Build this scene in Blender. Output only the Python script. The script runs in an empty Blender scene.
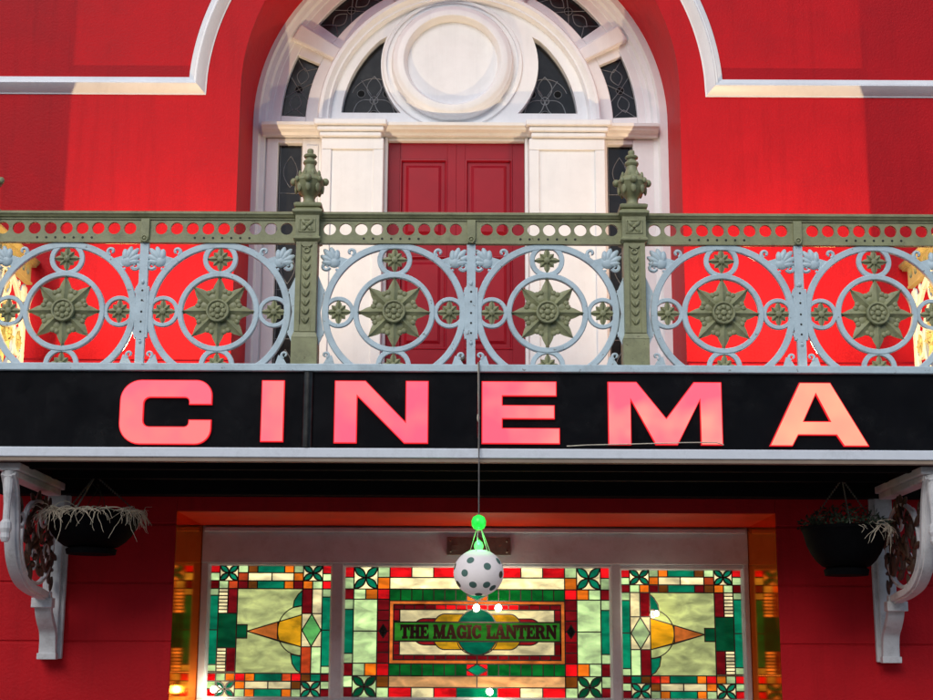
import bpy, math, random
from mathutils import Vector, Matrix
random.seed(7)
PI = math.pi
sc = bpy.context.scene
col = sc.collection

# ------------------------------------------------------------------ helpers
def lin(r, g, b):
    f = lambda c: (c / 255 / 12.92) if c <= 10 else ((c / 255 + .055) / 1.055) ** 2.4
    return (f(r), f(g), f(b), 1)

class MB:
    """collects shapes that become ONE mesh object"""
    def __init__(s):
        s.v, s.f, s.m = [], [], []
    def add(s, vs, fs, mi=0):
        o = len(s.v)
        s.v += [tuple(p) for p in vs]
        s.f += [tuple(i + o for i in f) for f in fs]
        s.m += [mi] * len(fs)
    def box(s, x0, x1, y0, y1, z0, z1, mi=0):
        v = [(x, y, z) for x in (x0, x1) for y in (y0, y1) for z in (z0, z1)]
        s.add(v, [(0, 1, 3, 2), (4, 6, 7, 5), (0, 4, 5, 1), (2, 3, 7, 6), (0, 2, 6, 4), (1, 5, 7, 3)], mi)
    def prism(s, pts, y0, y1, mi=0, shrink=None):
        """polygon in XZ (any winding) extruded from y0 (front) to y1"""
        a = sum(pts[i][0] * pts[(i + 1) % len(pts)][1] - pts[(i + 1) % len(pts)][0] * pts[i][1] for i in range(len(pts)))
        if a < 0: pts = pts[::-1]
        n = len(pts)
        fr = offset(pts, -shrink) if shrink else pts
        v = [(x, y0, z) for x, z in fr] + [(x, y1, z) for x, z in pts]
        s.add(v, [tuple(range(n)), tuple(range(2 * n - 1, n - 1, -1))] +
              [(i, i + n, (i + 1) % n + n, (i + 1) % n) for i in range(n)], mi)
    def ring(s, cx, cz, R, w, t, y=0, a0=0, a1=2 * PI, n=64, mi=0, bev=.25, rz=None):
        """flat ring with chamfered section in the XZ plane"""
        full = abs(a1 - a0 - 2 * PI) < 1e-6
        h, k = w / 2, bev * min(w, t)
        prof = [(-h, t/2), (-h, -t/2 + k), (-h + k, -t/2), (h - k, -t/2), (h, -t/2 + k), (h, t/2)]
        m = len(prof); vs = []; fs = []
        N = n if full else n + 1
        for i in range(N):
            a = a0 + (a1 - a0) * i / n
            for r, yy in prof:
                vs.append((cx + (R + r) * math.cos(a), y + yy, cz + (rz or R) / R * (R + r) * math.sin(a)))
        for i in range(n):
            j = (i + 1) % N
            for q in range(m):
                p = (q + 1) % m
                fs.append((i * m + q, i * m + p, j * m + p, j * m + q))
        if not full:
            fs.append(tuple(range(m))); fs.append(tuple((N - 1) * m + q for q in range(m))[::-1])
        s.add(vs, fs, mi)
    def tube(s, pts, r, n=8, mi=0, r2=None):
        pts = [Vector(p) for p in pts]; vs = []; fs = []
        N = len(pts); up = None
        for i, p in enumerate(pts):
            d = (pts[min(i + 1, N - 1)] - pts[max(i - 1, 0)]).normalized()
            if up is None:
                up = d.orthogonal().normalized()
            up = (up - d * up.dot(d))
            up = up.normalized() if up.length > 1e-6 else d.orthogonal().normalized()
            q = d.cross(up)
            rr = r if r2 is None else r + (r2 - r) * i / (N - 1)
            for k in range(n):
                a = 2 * PI * k / n
                vs.append(p + (up * math.cos(a) + q * math.sin(a)) * rr)
        for i in range(N - 1):
            for k in range(n):
                l = (k + 1) % n
                fs.append((i * n + k, i * n + l, (i + 1) * n + l, (i + 1) * n + k))
        fs.append(tuple(range(n))[::-1]); fs.append(tuple((N - 1) * n + k for k in range(n)))
        s.add(vs, fs, mi)
    def lathe(s, prof, cx=0, cy=0, cz=0, n=24, mi=0, sq=False):
        """profile of (radius, z); sq gives a square section"""
        vs = []; fs = []; m = len(prof)
        if sq: n = 4
        for r, z in prof:
            for k in range(n):
                a = 2 * PI * k / n + (PI / 4 if sq else 0)
                q = r * (math.sqrt(2) if sq else 1)
                vs.append((cx + q * math.cos(a), cy + q * math.sin(a), cz + z))
        for i in range(m - 1):
            for k in range(n):
                l = (k + 1) % n
                fs.append((i * n + k, i * n + l, (i + 1) * n + l, (i + 1) * n + k))
        fs.append(tuple(range(n))[::-1]); fs.append(tuple((m - 1) * n + k for k in range(n)))
        s.add(vs, fs, mi)
    def ball(s, c, rx, ry=None, rz=None, n=10, m=6, mi=0, rot=None):
        ry = rx if ry is None else ry; rz = rx if rz is None else rz
        vs = []; fs = []
        for i in range(m + 1):
            t = PI * i / m
            for k in range(n):
                a = 2 * PI * k / n
                p = Vector((rx * math.sin(t) * math.cos(a), ry * math.sin(t) * math.sin(a), rz * math.cos(t)))
                if rot is not None: p = rot @ p
                vs.append(p + Vector(c))
        for i in range(m):
            for k in range(n):
                l = (k + 1) % n
                fs.append((i * n + k, (i + 1) * n + k, (i + 1) * n + l, i * n + l))
        s.add(vs, fs, mi)
    def sweep(s, path, prof, closed=False, mi=0, y=0):
        """path: (x,z) points; prof: (offset along left normal, depth towards viewer); mitred"""
        N = len(path); vs = []; fs = []; m = len(prof)
        P = [Vector((p[0], p[1])) for p in path]
        for i in range(N):
            a = P[i] - P[i - 1] if (i > 0 or closed) else P[1] - P[0]
            b = P[(i + 1) % N] - P[i] if (i < N - 1 or closed) else a
            a.normalize(); b.normalize()
            na = Vector((-a.y, a.x)); nb = Vector((-b.y, b.x))
            mt = (na + nb); mt.normalize()
            k = 1 / max(.3, mt.dot(na))
            for o, d in prof:
                q = P[i] + mt * (o * k)
                vs.append((q.x, y - d, q.y))
        for i in range(N if closed else N - 1):
            j = (i + 1) % N
            for q in range(m - 1):
                fs.append((i * m + q, i * m + q + 1, j * m + q + 1, j * m + q))
        if not closed:
            fs.append(tuple(range(m))); fs.append(tuple((N - 1) * m + q for q in range(m))[::-1])
        s.add(vs, fs, mi)
    def build(s, name, mats, parent=None, smooth=None, bevel=0, loc=None, recalc=True):
        me = bpy.data.meshes.new(name)
        me.from_pydata(s.v, [], s.f)
        if not isinstance(mats, (list, tuple)): mats = [mats]
        for m in mats: me.materials.append(m)
        me.polygons.foreach_set('material_index', s.m)
        if recalc:
            import bmesh
            b = bmesh.new(); b.from_mesh(me)
            bmesh.ops.recalc_face_normals(b, faces=b.faces)
            b.to_mesh(me); b.free()
        if smooth:
            me.polygons.foreach_set('use_smooth', [True] * len(me.polygons))
            me.set_sharp_from_angle(angle=math.radians(smooth))
        me.update()
        o = bpy.data.objects.new(name, me); col.objects.link(o)
        if parent: o.parent = parent
        if loc: o.location = loc
        if bevel:
            bv = o.modifiers.new('bevel', 'BEVEL'); bv.width = bevel; bv.segments = 2
            bv.limit_method = 'ANGLE'; bv.angle_limit = math.radians(40)
        return o

def offset(pts, d):
    """offset a CCW polygon outwards by d (mitred)"""
    n = len(pts); out = []
    for i in range(n):
        p0, p1, p2 = Vector(pts[i - 1]), Vector(pts[i]), Vector(pts[(i + 1) % n])
        a = (p1 - p0).normalized(); b = (p2 - p1).normalized()
        na = Vector((a.y, -a.x)); nb = Vector((b.y, -b.x))
        m = na + nb
        if m.length < 1e-6: m = na
        m.normalize()
        q = p1 + m * (d / max(.35, m.dot(na)))
        out.append((q.x, q.y))
    return out

def empty(name, loc=(0, 0, 0), parent=None, rz=0):
    o = bpy.data.objects.new(name, None); col.objects.link(o)
    o.location = loc; o.rotation_euler = (0, 0, rz); o.empty_display_size = .1
    if parent: o.parent = parent
    return o
def tag(o, label, cat, group=None, kind=None):
    if label: o['label'] = label
    if cat: o['category'] = cat
    if group: o['group'] = group
    if kind: o['kind'] = kind
    return o
def copy_tree(o, parent=None):
    c = o.copy(); col.objects.link(c)
    if parent: c.parent = parent
    for ch in list(o.children): copy_tree(ch, c)
    return c
def arc(cx, cz, R, a0, a1, n=32, rz=None):
    return [(cx + R * math.cos(a0 + (a1 - a0) * i / n), cz + (rz or R) * math.sin(a0 + (a1 - a0) * i / n)) for i in range(n + 1)]

# ------------------------------------------------------------------ materials
def new_mat(name):
    m = bpy.data.materials.new(name); m.use_nodes = True
    nt = m.node_tree
    return m, nt, nt.nodes['Principled BSDF'], nt.nodes['Material Output']
def paint(name, c, rough=.45, var=.12, scale=6, bump=.15, bscale=60, spec=.5, coat=0, dirt=None, dirt_amt=.3, dirt_scale=3, metal=0, bdist=.004, chips=None, chip_amt=.8, streak=0):
    m, nt, bs, out = new_mat(name)
    N, L = nt.nodes, nt.links
    tc0 = N.new('ShaderNodeTexCoord'); oi = N.new('ShaderNodeObjectInfo')
    sc_ = N.new('ShaderNodeMath'); sc_.operation = 'MULTIPLY'; sc_.inputs[1].default_value = 37; L.new(oi.outputs['Random'], sc_.inputs[0])
    tc = N.new('ShaderNodeVectorMath'); tc.operation = 'ADD'; L.new(tc0.outputs['Object'], tc.inputs[0]); L.new(sc_.outputs[0], tc.inputs[1])
    n1 = N.new('ShaderNodeTexNoise'); n1.inputs['Scale'].default_value = scale; n1.inputs['Detail'].default_value = 8
    n1.inputs['Roughness'].default_value = .65
    L.new(tc.outputs[0], n1.inputs['Vector'])
    mp = N.new('ShaderNodeMapRange'); mp.inputs[1].default_value = .3; mp.inputs[2].default_value = .7
    mp.inputs[3].default_value = 1 - var; mp.inputs[4].default_value = 1 + var
    L.new(n1.outputs['Fac'], mp.inputs[0])
    mul = N.new('ShaderNodeVectorMath'); mul.operation = 'SCALE'
    mul.inputs[0].default_value = c[:3]; L.new(mp.outputs[0], mul.inputs['Scale'])
    last = mul.outputs[0]
    if dirt:
        n2 = N.new('ShaderNodeTexNoise'); n2.inputs['Scale'].default_value = dirt_scale; n2.inputs['Detail'].default_value = 10
        n2.inputs['Roughness'].default_value = .75
        L.new(tc.outputs[0], n2.inputs['Vector'])
        r = N.new('ShaderNodeMapRange'); r.inputs[1].default_value = .5; r.inputs[2].default_value = .72
        r.inputs[3].default_value = 0; r.inputs[4].default_value = dirt_amt
        L.new(n2.outputs['Fac'], r.inputs[0])
        mx = N.new('ShaderNodeMix'); mx.data_type = 'RGBA'
        L.new(r.outputs[0], mx.inputs['Factor']); L.new(last, mx.inputs['A']); mx.inputs['B'].default_value = dirt
        last = mx.outputs['Result']
    if streak:
        mpn = N.new('ShaderNodeMapping'); mpn.inputs['Scale'].default_value = (5, 5, .35); L.new(tc.outputs[0], mpn.inputs[0])
        n5 = N.new('ShaderNodeTexNoise'); n5.inputs['Scale'].default_value = 2.0; n5.inputs['Detail'].default_value = 9; n5.inputs['Roughness'].default_value = .7
        L.new(mpn.outputs[0], n5.inputs['Vector'])
        r5 = N.new('ShaderNodeMapRange'); r5.inputs[1].default_value = .5; r5.inputs[2].default_value = .75; r5.inputs[3].default_value = 1; r5.inputs[4].default_value = 1 - streak
        L.new(n5.outputs['Fac'], r5.inputs[0])
        v5 = N.new('ShaderNodeVectorMath'); v5.operation = 'SCALE'; L.new(last, v5.inputs[0]); L.new(r5.outputs[0], v5.inputs['Scale']); last = v5.outputs[0]
    if chips:
        n4 = N.new('ShaderNodeTexNoise'); n4.inputs['Scale'].default_value = 26; n4.inputs['Detail'].default_value = 6; n4.inputs['Roughness'].default_value = .6
        L.new(tc.outputs[0], n4.inputs['Vector'])
        r4 = N.new('ShaderNodeMapRange'); r4.inputs[1].default_value = .655; r4.inputs[2].default_value = .70; r4.inputs[3].default_value = 0; r4.inputs[4].default_value = chip_amt
        L.new(n4.outputs['Fac'], r4.inputs[0])
        m4 = N.new('ShaderNodeMix'); m4.data_type = 'RGBA'; L.new(r4.outputs[0], m4.inputs['Factor']); L.new(last, m4.inputs['A']); m4.inputs['B'].default_value = chips
        last = m4.outputs['Result']
    L.new(last, bs.inputs['Base Color'])
    bs.inputs['Roughness'].default_value = rough
    bs.inputs['Metallic'].default_value = metal
    bs.inputs['Specular IOR Level'].default_value = spec
    bs.inputs['Coat Weight'].default_value = coat
    bs.inputs['Coat Roughness'].default_value = .08
    rv = N.new('ShaderNodeMapRange'); rv.inputs[3].default_value = max(.03, rough - .08); rv.inputs[4].default_value = min(1, rough + .1)
    L.new(n1.outputs['Fac'], rv.inputs[0]); L.new(rv.outputs[0], bs.inputs['Roughness'])
    if bump:
        n3 = N.new('ShaderNodeTexNoise'); n3.inputs['Scale'].default_value = bscale; n3.inputs['Detail'].default_value = 6
        L.new(tc.outputs[0], n3.inputs['Vector'])
        b = N.new('ShaderNodeBump'); b.inputs['Strength'].default_value = bump; b.inputs['Distance'].default_value = bdist
        L.new(n3.outputs['Fac'], b.inputs['Height']); L.new(b.outputs[0], bs.inputs['Normal'])
    return m

def emit(name, c, strength, c2=None, scale=2.0, seed=0):
    m, nt, bs, out = new_mat(name)
    N, L = nt.nodes, nt.links
    bs.inputs['Base Color'].default_value = (c[0] * .5, c[1] * .5, c[2] * .5, 1)
    bs.inputs['Roughness'].default_value = .25
    bs.inputs['Emission Strength'].default_value = strength
    bs.inputs['Emission Color'].default_value = c
    if c2:
        tc = N.new('ShaderNodeTexCoord'); n = N.new('ShaderNodeTexNoise'); n.noise_dimensions = '4D'
        n.inputs['W'].default_value = seed; n.inputs['Scale'].default_value = scale; n.inputs['Detail'].default_value = 2
        L.new(tc.outputs['Object'], n.inputs['Vector'])
        r = N.new('ShaderNodeMapRange'); r.inputs[1].default_value = .38; r.inputs[2].default_value = .62
        L.new(n.outputs['Fac'], r.inputs[0])
        mx = N.new('ShaderNodeMix'); mx.data_type = 'RGBA'; L.new(r.outputs[0], mx.inputs['Factor'])
        mx.inputs['A'].default_value = c; mx.inputs['B'].default_value = c2
        L.new(mx.outputs['Result'], bs.inputs['Emission Color'])
    return m

def stained(name, c, var=.38):
    """coloured art glass: lets the lobby light through, streaky, glossy surface"""
    m, nt, bs, out = new_mat(name)
    N, L = nt.nodes, nt.links
    N.remove(bs)
    tc = N.new('ShaderNodeTexCoord')
    mpn = N.new('ShaderNodeMapping'); mpn.inputs['Scale'].default_value = (1, 1, 2.2); mpn.inputs['Rotation'].default_value = (0, .5, 0)
    L.new(tc.outputs['Object'], mpn.inputs[0])
    n = N.new('ShaderNodeTexNoise'); n.inputs['Scale'].default_value = 6; n.inputs['Detail'].default_value = 8
    n.inputs['Distortion'].default_value = .5
    L.new(mpn.outputs[0], n.inputs['Vector'])
    r = N.new('ShaderNodeMapRange'); r.inputs[1].default_value = .32; r.inputs[2].default_value = .68
    r.inputs[3].default_value = 1 - var; r.inputs[4].default_value = 1 + var * .8
    L.new(n.outputs['Fac'], r.inputs[0])
    vm = N.new('ShaderNodeVectorMath'); vm.operation = 'SCALE'; vm.inputs[0].default_value = c[:3]
    ge = N.new('ShaderNodeNewGeometry')
    ri = N.new('ShaderNodeMapRange'); ri.inputs[3].default_value = .70; ri.inputs[4].default_value = 1.18; L.new(ge.outputs['Random Per Island'], ri.inputs[0])
    mm = N.new('ShaderNodeMath'); mm.operation = 'MULTIPLY'; L.new(r.outputs[0], mm.inputs[0]); L.new(ri.outputs[0], mm.inputs[1])
    L.new(mm.outputs[0], vm.inputs['Scale'])
    tr = N.new('ShaderNodeBsdfTranslucent'); L.new(vm.outputs[0], tr.inputs[0])
    em = N.new('ShaderNodeEmission'); L.new(vm.outputs[0], em.inputs[0]); em.inputs[1].default_value = .55  # own glow standing in for lobby light coming through the pane
    m1 = N.new('ShaderNodeAddShader')
    L.new(tr.outputs[0], m1.inputs[0]); L.new(em.outputs[0], m1.inputs[1])
    gl = N.new('ShaderNodeBsdfGlossy'); gl.inputs['Roughness'].default_value = .04
    fr = N.new('ShaderNodeFresnel'); fr.inputs[0].default_value = 1.5
    bp = N.new('ShaderNodeBump'); bp.inputs['Strength'].default_value = .12; bp.inputs['Distance'].default_value = .004
    L.new(n.outputs['Fac'], bp.inputs['Height']); L.new(bp.outputs[0], gl.inputs['Normal'])
    m2 = N.new('ShaderNodeMixShader'); L.new(fr.outputs[0], m2.inputs[0])
    L.new(m1.outputs[0], m2.inputs[1]); L.new(gl.outputs[0], m2.inputs[2])
    L.new(m2.outputs[0], out.inputs[0])
    return m

RED = (.54, .009, .015, 1)
M = {}
M['wall'] = paint('red_masonry_paint', RED, .55, .09, 2.2, .45, 55, .14, dirt=(.30, .012, .018, 1), dirt_amt=.28, dirt_scale=1.3, streak=.16, bdist=.008)
M['gloss_red'] = paint('gloss_orange_red_reveal', (.88, .27, .06, 1), .07, .18, 4, .04, 18, .5, metal=.93, dirt=(.45, .04, .015, 1), dirt_amt=.6, dirt_scale=4)
M['gloss_red'].node_tree.nodes['Principled BSDF'].inputs['Specular Tint'].default_value = (1, .42, .12, 1)
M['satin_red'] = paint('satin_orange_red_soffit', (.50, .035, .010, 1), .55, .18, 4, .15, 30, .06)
M['door'] = paint('door_red_gloss', (.30, .005, .016, 1), .35, .08, 5, .08, 40, .3)
M['white'] = paint('white_joinery_paint', (.88, .885, .885, 1), .38, .05, 3, .12, 60, .5, dirt=(.66, .64, .62, 1), dirt_amt=.25, dirt_scale=2.5, streak=.07)
M['white_wall'] = paint('white_render_paint', (.78, .77, .76, 1), .5, .06, 5, .3, 80, .4, dirt=(.45, .42, .40, 1), dirt_amt=.4, dirt_scale=5)
M['lilac'] = paint('lilac_grey_frame_paint', (.47, .56, .62, 1), .45, .10, 4, .15, 50, .5, dirt=(.25, .22, .24, 1), dirt_amt=.4, dirt_scale=6)
M['blue'] = paint('pale_blue_iron_paint', (.56, .69, .73, 1), .42, .10, 9, .3, 70, .5, dirt=(.24, .29, .30, 1), dirt_amt=.45, dirt_scale=7, chips=(.16, .13, .10, 1), chip_amt=.7)
M['olive'] = paint('olive_iron_paint', (.31, .315, .165, 1), .45, .18, 9, .35, 60, .45, dirt=(.10, .105, .055, 1), dirt_amt=.6, dirt_scale=6, chips=(.12, .075, .04, 1), chip_amt=.7)
M['hole'] = paint('dark_rivet', (.02, .022, .015, 1), .6, .1, 5, 0)  # dark discs painted for the shade inside small holes
M['black'] = paint('black_sign_gloss', (.005, .005, .006, 1), .16, .2, 3, .05, 8, .35, dirt=(.02, .02, .02, 1), dirt_amt=.5, dirt_scale=4)
M['trim'] = paint('blue_white_trim', (.78, .82, .86, 1), .4, .06, 6, .1, 60, dirt=(.35, .36, .36, 1), dirt_amt=.4, dirt_scale=6)
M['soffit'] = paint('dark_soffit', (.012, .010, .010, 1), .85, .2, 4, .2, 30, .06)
M['under'] = paint('tan_underside_trim', (.30, .22, .16, 1), .5, .15, 6, .1)
M['rust'] = paint('rust_brown_iron', (.085, .042, .025, 1), .55, .5, 14, .5, 50, dirt=(.02, .012, .01, 1), dirt_amt=.8, dirt_scale=12)
M['grey_white'] = paint('weathered_white_iron', (.66, .65, .64, 1), .5, .10, 6, .3, 60, dirt=(.28, .25, .22, 1), dirt_amt=.6, dirt_scale=7)
M['dark_glass'] = paint('dark_leaded_glass', (.016, .017, .018, 1), .14, .35, 8, .25, 14, .25)
M['lead'] = paint('lead_came', (.030, .028, .026, 1), .55, .2, 20, .2)
M['pale_lead'] = paint('pale_lead_line', (.19, .20, .21, 1), .5, .3, 20, .2)
M['metal'] = paint('grey_metal', (.16, .155, .13, 1), .45, .3, 10, .2, metal=.4)
M['cord'] = paint('grey_cord', (.14, .13, .12, 1), .7, .2, 20, 0)
M['pale_cord'] = paint('pale_wire', (.62, .55, .42, 1), .5, .2, 20, 0)
M['bowl'] = paint('black_plastic_bowl', (.003, .003, .0035, 1), .7, .3, 8, .2, 40, .03)
M['straw'] = paint('dried_root_straw', (.62, .54, .40, 1), .8, .35, 30, 0)
M['moss'] = paint('dead_stems_dark', (.06, .05, .028, 1), .9, .5, 30, 0)
M['leafdark'] = paint('dark_green_leaf', (.030, .048, .022, 1), .7, .4, 30, 0)
M['soil'] = paint('dark_soil', (.02, .016, .012, 1), .95, .4, 30, .5)
M['tarmac'] = paint('asphalt_road', (.05, .05, .052, 1), .85, .2, 3, .6, 120)
M['paving'] = paint('grey_paving', (.24, .23, .22, 1), .8, .15, 2, .4, 60)
M['cream'] = paint('cream_lobby', (.70, .62, .48, 1), .7, .05, 2, .1)
M['floor'] = paint('balcony_lead_floor', (.12, .12, .125, 1), .7, .2, 3, .3)
M['slate'] = paint('slate_roof', (.06, .06, .07, 1), .7, .3, 6, .4)
M['bulb'] = emit('warm_bulb_glow', (1, .86, .62, 1), 25)
M['led'] = emit('green_led_glow', (.07, 1, .11, 1), 3)
M['flood'] = emit('flood_lens_glow', (1, .80, .52, 1), 8)

# ------------------------------------------------------------------ ground
mb = MB(); mb.box(-400, 400, -400, 400, -.5, -.16)
tag(mb.build('road', M['tarmac']), None, None, kind='structure')
mb = MB(); mb.box(-40, 40, -4.5, 6, -.17, 0)
tag(mb.build('pavement', M['paving'], bevel=.02), None, None, kind='structure')

# the terrace across the street, which the glossy paint and glass mirror
opp = tag(empty('terrace_house', (0, -24, 0)), 'grey rendered terrace across the street facing the cinema', 'building')
mb = MB(); mb.box(-30, 30, -8, 0, 0, 9.5); mb.build('wall', paint('grey_render', (.30, .28, .26, 1), .8, .15, 1, .3, 20), opp)
mb = MB(); mb.box(-30.3, 30.3, -8.3, .3, 9.505, 9.8); mb.box(-30, 30, -7, -1, 9.805, 11.5); mb.build('roof', M['slate'], opp)
for i in range(12):
    for z in (1.0, 4.2, 7.0):
        x = -27.5 + i * 5
        mb = MB(); mb.box(x - .65, x + .65, .003, .08, z - .05, z + 1.85); w0 = mb.build('window', M['white'], opp)
        mb = MB(); mb.box(x - .55, x + .55, .081, .09, z + .05, z + 1.75); mb.build('pane', M['dark_glass'], w0)

# ------------------------------------------------------------------ the building
WY = 1.30                       # wall face
bld = tag(empty('cinema_building', (0, WY, 0)), 'red painted two storey cinema building front with white arched doorway above a stained glass window', 'building')
def part(mb_, name, mats, parent=bld, **k):
    """part built in world coordinates, stored relative to the building's base"""
    o = mb_.build(name, mats, None, **k)
    o.parent = parent
    p = parent; off = Vector((0, 0, 0))
    while p: off += p.location; p = p.parent
    o.location = Vector(o.location) - off
    return o
def pempty(name, loc, parent=bld):
    return empty(name, Vector(loc) - sum((x.location for x in chain(parent)), Vector((0, 0, 0))), parent)
def chain(p):
    r = []
    while p: r.append(p); p = p.parent
    return r

AX, AZ, AR = -.06, 6.13, 1.755   # arched recess
RD = .75                         # its depth
XL, XR, ZT, ZF = -9.0, 9.0, 9.2, 2.99
def arch_wall():
    mb = MB()
    A = [(AX + AR, ZF)] + arc(AX, AZ, AR, 0, PI, 72) + [(AX - AR, ZF)]
    vs = []; fs = []
    def quad(a, b, c, d):
        o = len(vs); vs.extend([(p[0], WY, p[1]) for p in (a, b, c, d)]); fs.append((o, o + 1, o + 2, o + 3))
    quad((XL, ZF), (AX - AR, ZF), (AX - AR, AZ), (XL, AZ))
    quad((AX + AR, ZF), (XR, ZF), (XR, AZ), (AX + AR, AZ))
    ar = arc(AX, AZ, AR, 0, PI, 72)
    for i in range(72):
        a, b = ar[i], ar[i + 1]
        quad(a, (a[0], ZT), (b[0], ZT), b)
    quad((AX + AR, AZ), (XR, AZ), (XR, ZT), (AX + AR, ZT))
    quad((XL, AZ), (AX - AR, AZ), (AX - AR, ZT), (XL, ZT))
    mb.add(vs, fs)
    # reveal of the recess
    v2 = [(p[0], y, p[1]) for p in A for y in (WY, WY + RD)]
    mb.add(v2, [(2 * i, 2 * i + 1, 2 * i + 3, 2 * i + 2) for i in range(len(A) - 1)])
    return mb
part(arch_wall(), 'upper_wall', M['wall'], recalc=False)
mb = MB(); mb.box(XL, AX - AR - .002, WY - .045, WY + .01, 3.12, 3.90); mb.box(AX + AR + .002, XR, WY - .045, WY + .01, 3.12, 3.90)
part(mb, 'plinth', M['wall'], bevel=.012)
# far ends and roof of the block
mb = MB(); mb.box(XL, XL + .3, WY + .01, 9, 0, ZT); mb.box(XR - .3, XR, WY + .01, 9, 0, ZT); mb.box(XL + .3, XR - .3, 8.7, 9, 0, ZT)
part(mb, 'side_wall', M['wall'])
mb = MB(); mb.box(XL - .2, XR + .2, WY - .25, 9.2, ZT + .002, ZT + .35)
part(mb, 'roof', M['slate'], bevel=.03)

# white hood moulding: straight runs that turn up over the arch
HX, HZ, HR = -.095, 6.075, 1.995
path = [(XL + .01, HZ)] + [(HX - HR, HZ)] + arc(HX, HZ, HR, PI - .085, .085, 84) + [(HX + HR, HZ)] + [(XR - .01, HZ)]
prof = [(0, -.01), (0, .006), (.010, .010), (.016, .018), (.066, .068), (.074, .073), (.082, .062), (.096, .060), (.103, .046), (.126, .036), (.140, .026), (.140, -.01)]
mb = MB(); mb.sweep(path, prof, y=WY)
part(mb, 'hood_moulding', M['white'], smooth=28)

# ---------------------------------------------------------------- arched timber surround
FY = WY + RD                    # front face of the frame
FX, FZ = -.07, 6.15
sur = pempty('arched_door_surround', (FX, FY, 3.12))
def sp(mb_, name, mats, **k): return part(mb_, name, mats, sur, **k)
AS = arc                         # shorthand
def sector(mb, r0, r1, a0, a1, y0, y1, mi=0, n=20):
    o = arc(FX, FZ, r1, a0, a1, n); i = arc(FX, FZ, r0, a1, a0, n)
    v = [(x, y, z) for y in (y0, y1) for x, z in o] + [(x, y, z) for y in (y0, y1) for x, z in i]
    N = n + 1
    fs = []
    for k in range(n):
        ii = lambda q: 2 * N + (N - 1 - q)
        fs += [(k, k + 1, ii(k + 1), ii(k)), (N + k, ii(k) + N, ii(k + 1) + N, N + k + 1),
               (k, N + k, N + k + 1, k + 1), (ii(k), ii(k + 1), ii(k + 1) + N, ii(k) + N)]
    fs += [(0, 2 * N + N - 1, 3 * N + N - 1, N), (N - 1, 2 * N - 1, 3 * N, 2 * N)]
    mb.add(v, fs, mi)
D2R = PI / 180
# outer architrave (arch and jambs), stepped
mb = MB()
pth = [(FX + 1.80, ZF + .13)] + [(FX + 1.80, FZ)] + arc(FX, FZ, 1.80, .03, PI - .03, 64) + [(FX - 1.80, FZ), (FX - 1.80, ZF + .13)]
mb.sweep(pth, [(0, -.1), (0, .02), (.10, .02), (.115, -.015), (.150, -.025), (.165, -.055), (.200, -.06), (.200, -.16)], y=FY)
sp(mb, 'architrave', M['white'], smooth=30)
# radial fan band with openings for the outer panes
G0, G1 = 1.315, 1.525
spans = [(2.5, 24), (36.5, 60), (72, 108), (120, 143.5), (156, 177.5)]
mb = MB()
yb0, yb1 = FY + .07, FY + .20
sector(mb, G1, 1.64, 0, PI, yb0, yb1, n=80)
sector(mb, 1.19, G0, 0, PI, yb0, yb1, n=80)
ed = [0] + [a for s_ in spans for a in s_] + [180]
for i in range(0, len(ed), 2):
    if ed[i + 1] - ed[i] > .5: sector(mb, G0, G1, ed[i] * D2R, ed[i + 1] * D2R, yb0, yb1, n=8)
sp(mb, 'fan_band', M['white'], smooth=30, bevel=.006)
# raised radial ribs between the panes
for c in (30.2, 66, 114, 149.8):
    mb = MB(); sector(mb, 1.20, 1.63, (c - 2.9) * D2R, (c + 2.9) * D2R, FY + .015, yb0 + .01, n=4)
    sp(mb, 'radial_rib', M['white'], smooth=30, bevel=.018)
# inner arch moulding
mb = MB()
pr = [(0, -.16), (0, .045), (.012, .06), (.04, .062), (.055, .045), (.075, .03), (.09, .03), (.105, -.01), (.105, -.16)]
mb.sweep(arc(FX, FZ, 1.20, 0, PI, 80), pr, y=FY)
sp(mb, 'inner_arch_moulding', M['white'], smooth=30)
# tympanum board: half disc with the roundel seat and two quadrant panes left open
RX, RZ = -.13, 6.675
TR = 1.095; GR = 1.01; CR = .645
def quad_pane(sx):
    """outline of the glass between roundel and arch on one side"""
    pts = []
    a_out = arc(FX, FZ, GR, 4.5 * D2R, 47 * D2R, 20)
    pts += a_out
    # back down along the roundel edge
    e = a_out[-1]; s0 = a_out[0]
    a1 = math.atan2(e[1] - RZ, e[0] - FX)
    lo = s0[1]
    t1 = math.asin((lo - RZ) / .66)
    for i in range(1, 15):
        t = .48 + (t1 - .48) * i / 14
        pts.append((FX + .675 * math.cos(t), RZ + .66 * math.sin(t)))
    return [(FX + sx * (x - FX), z) for x, z in pts]
qr = quad_pane(1); ql = quad_pane(-1)
def holed(mb, outer, holes, y0, y1, mi=0):
    """flat board with holes: bridged through bmesh triangle fill"""
    import bmesh
    b = bmesh.new()
    loops = [outer] + holes
    eds = []
    for lp in loops:
        vv = [b.verts.new((x, y0, z)) for x, z in lp]
        eds += [b.edges.new((vv[i], vv[(i + 1) % len(vv)])) for i in range(len(vv))]
    r = bmesh.ops.triangle_fill(b, edges=eds, use_beauty=True, normal=(0, -1, 0))
    b.verts.index_update()
    vs = [v.co[:] for v in b.verts]; fs = [tuple(v.index for v in f.verts) for f in b.faces]
    b.free()
    mb.add(vs, fs, mi)
    for lp in loops:
        n = len(lp)
        mb.add([(x, y0, z) for x, z in lp] + [(x, y1, z) for x, z in lp], [(i, (i + 1) % n, n + (i + 1) % n, n + i) for i in range(n)], mi)
disc_hole = arc(RX, RZ, .43, 0, 2 * PI - 2 * PI / 64, 63, .42)
mb = MB()
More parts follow.
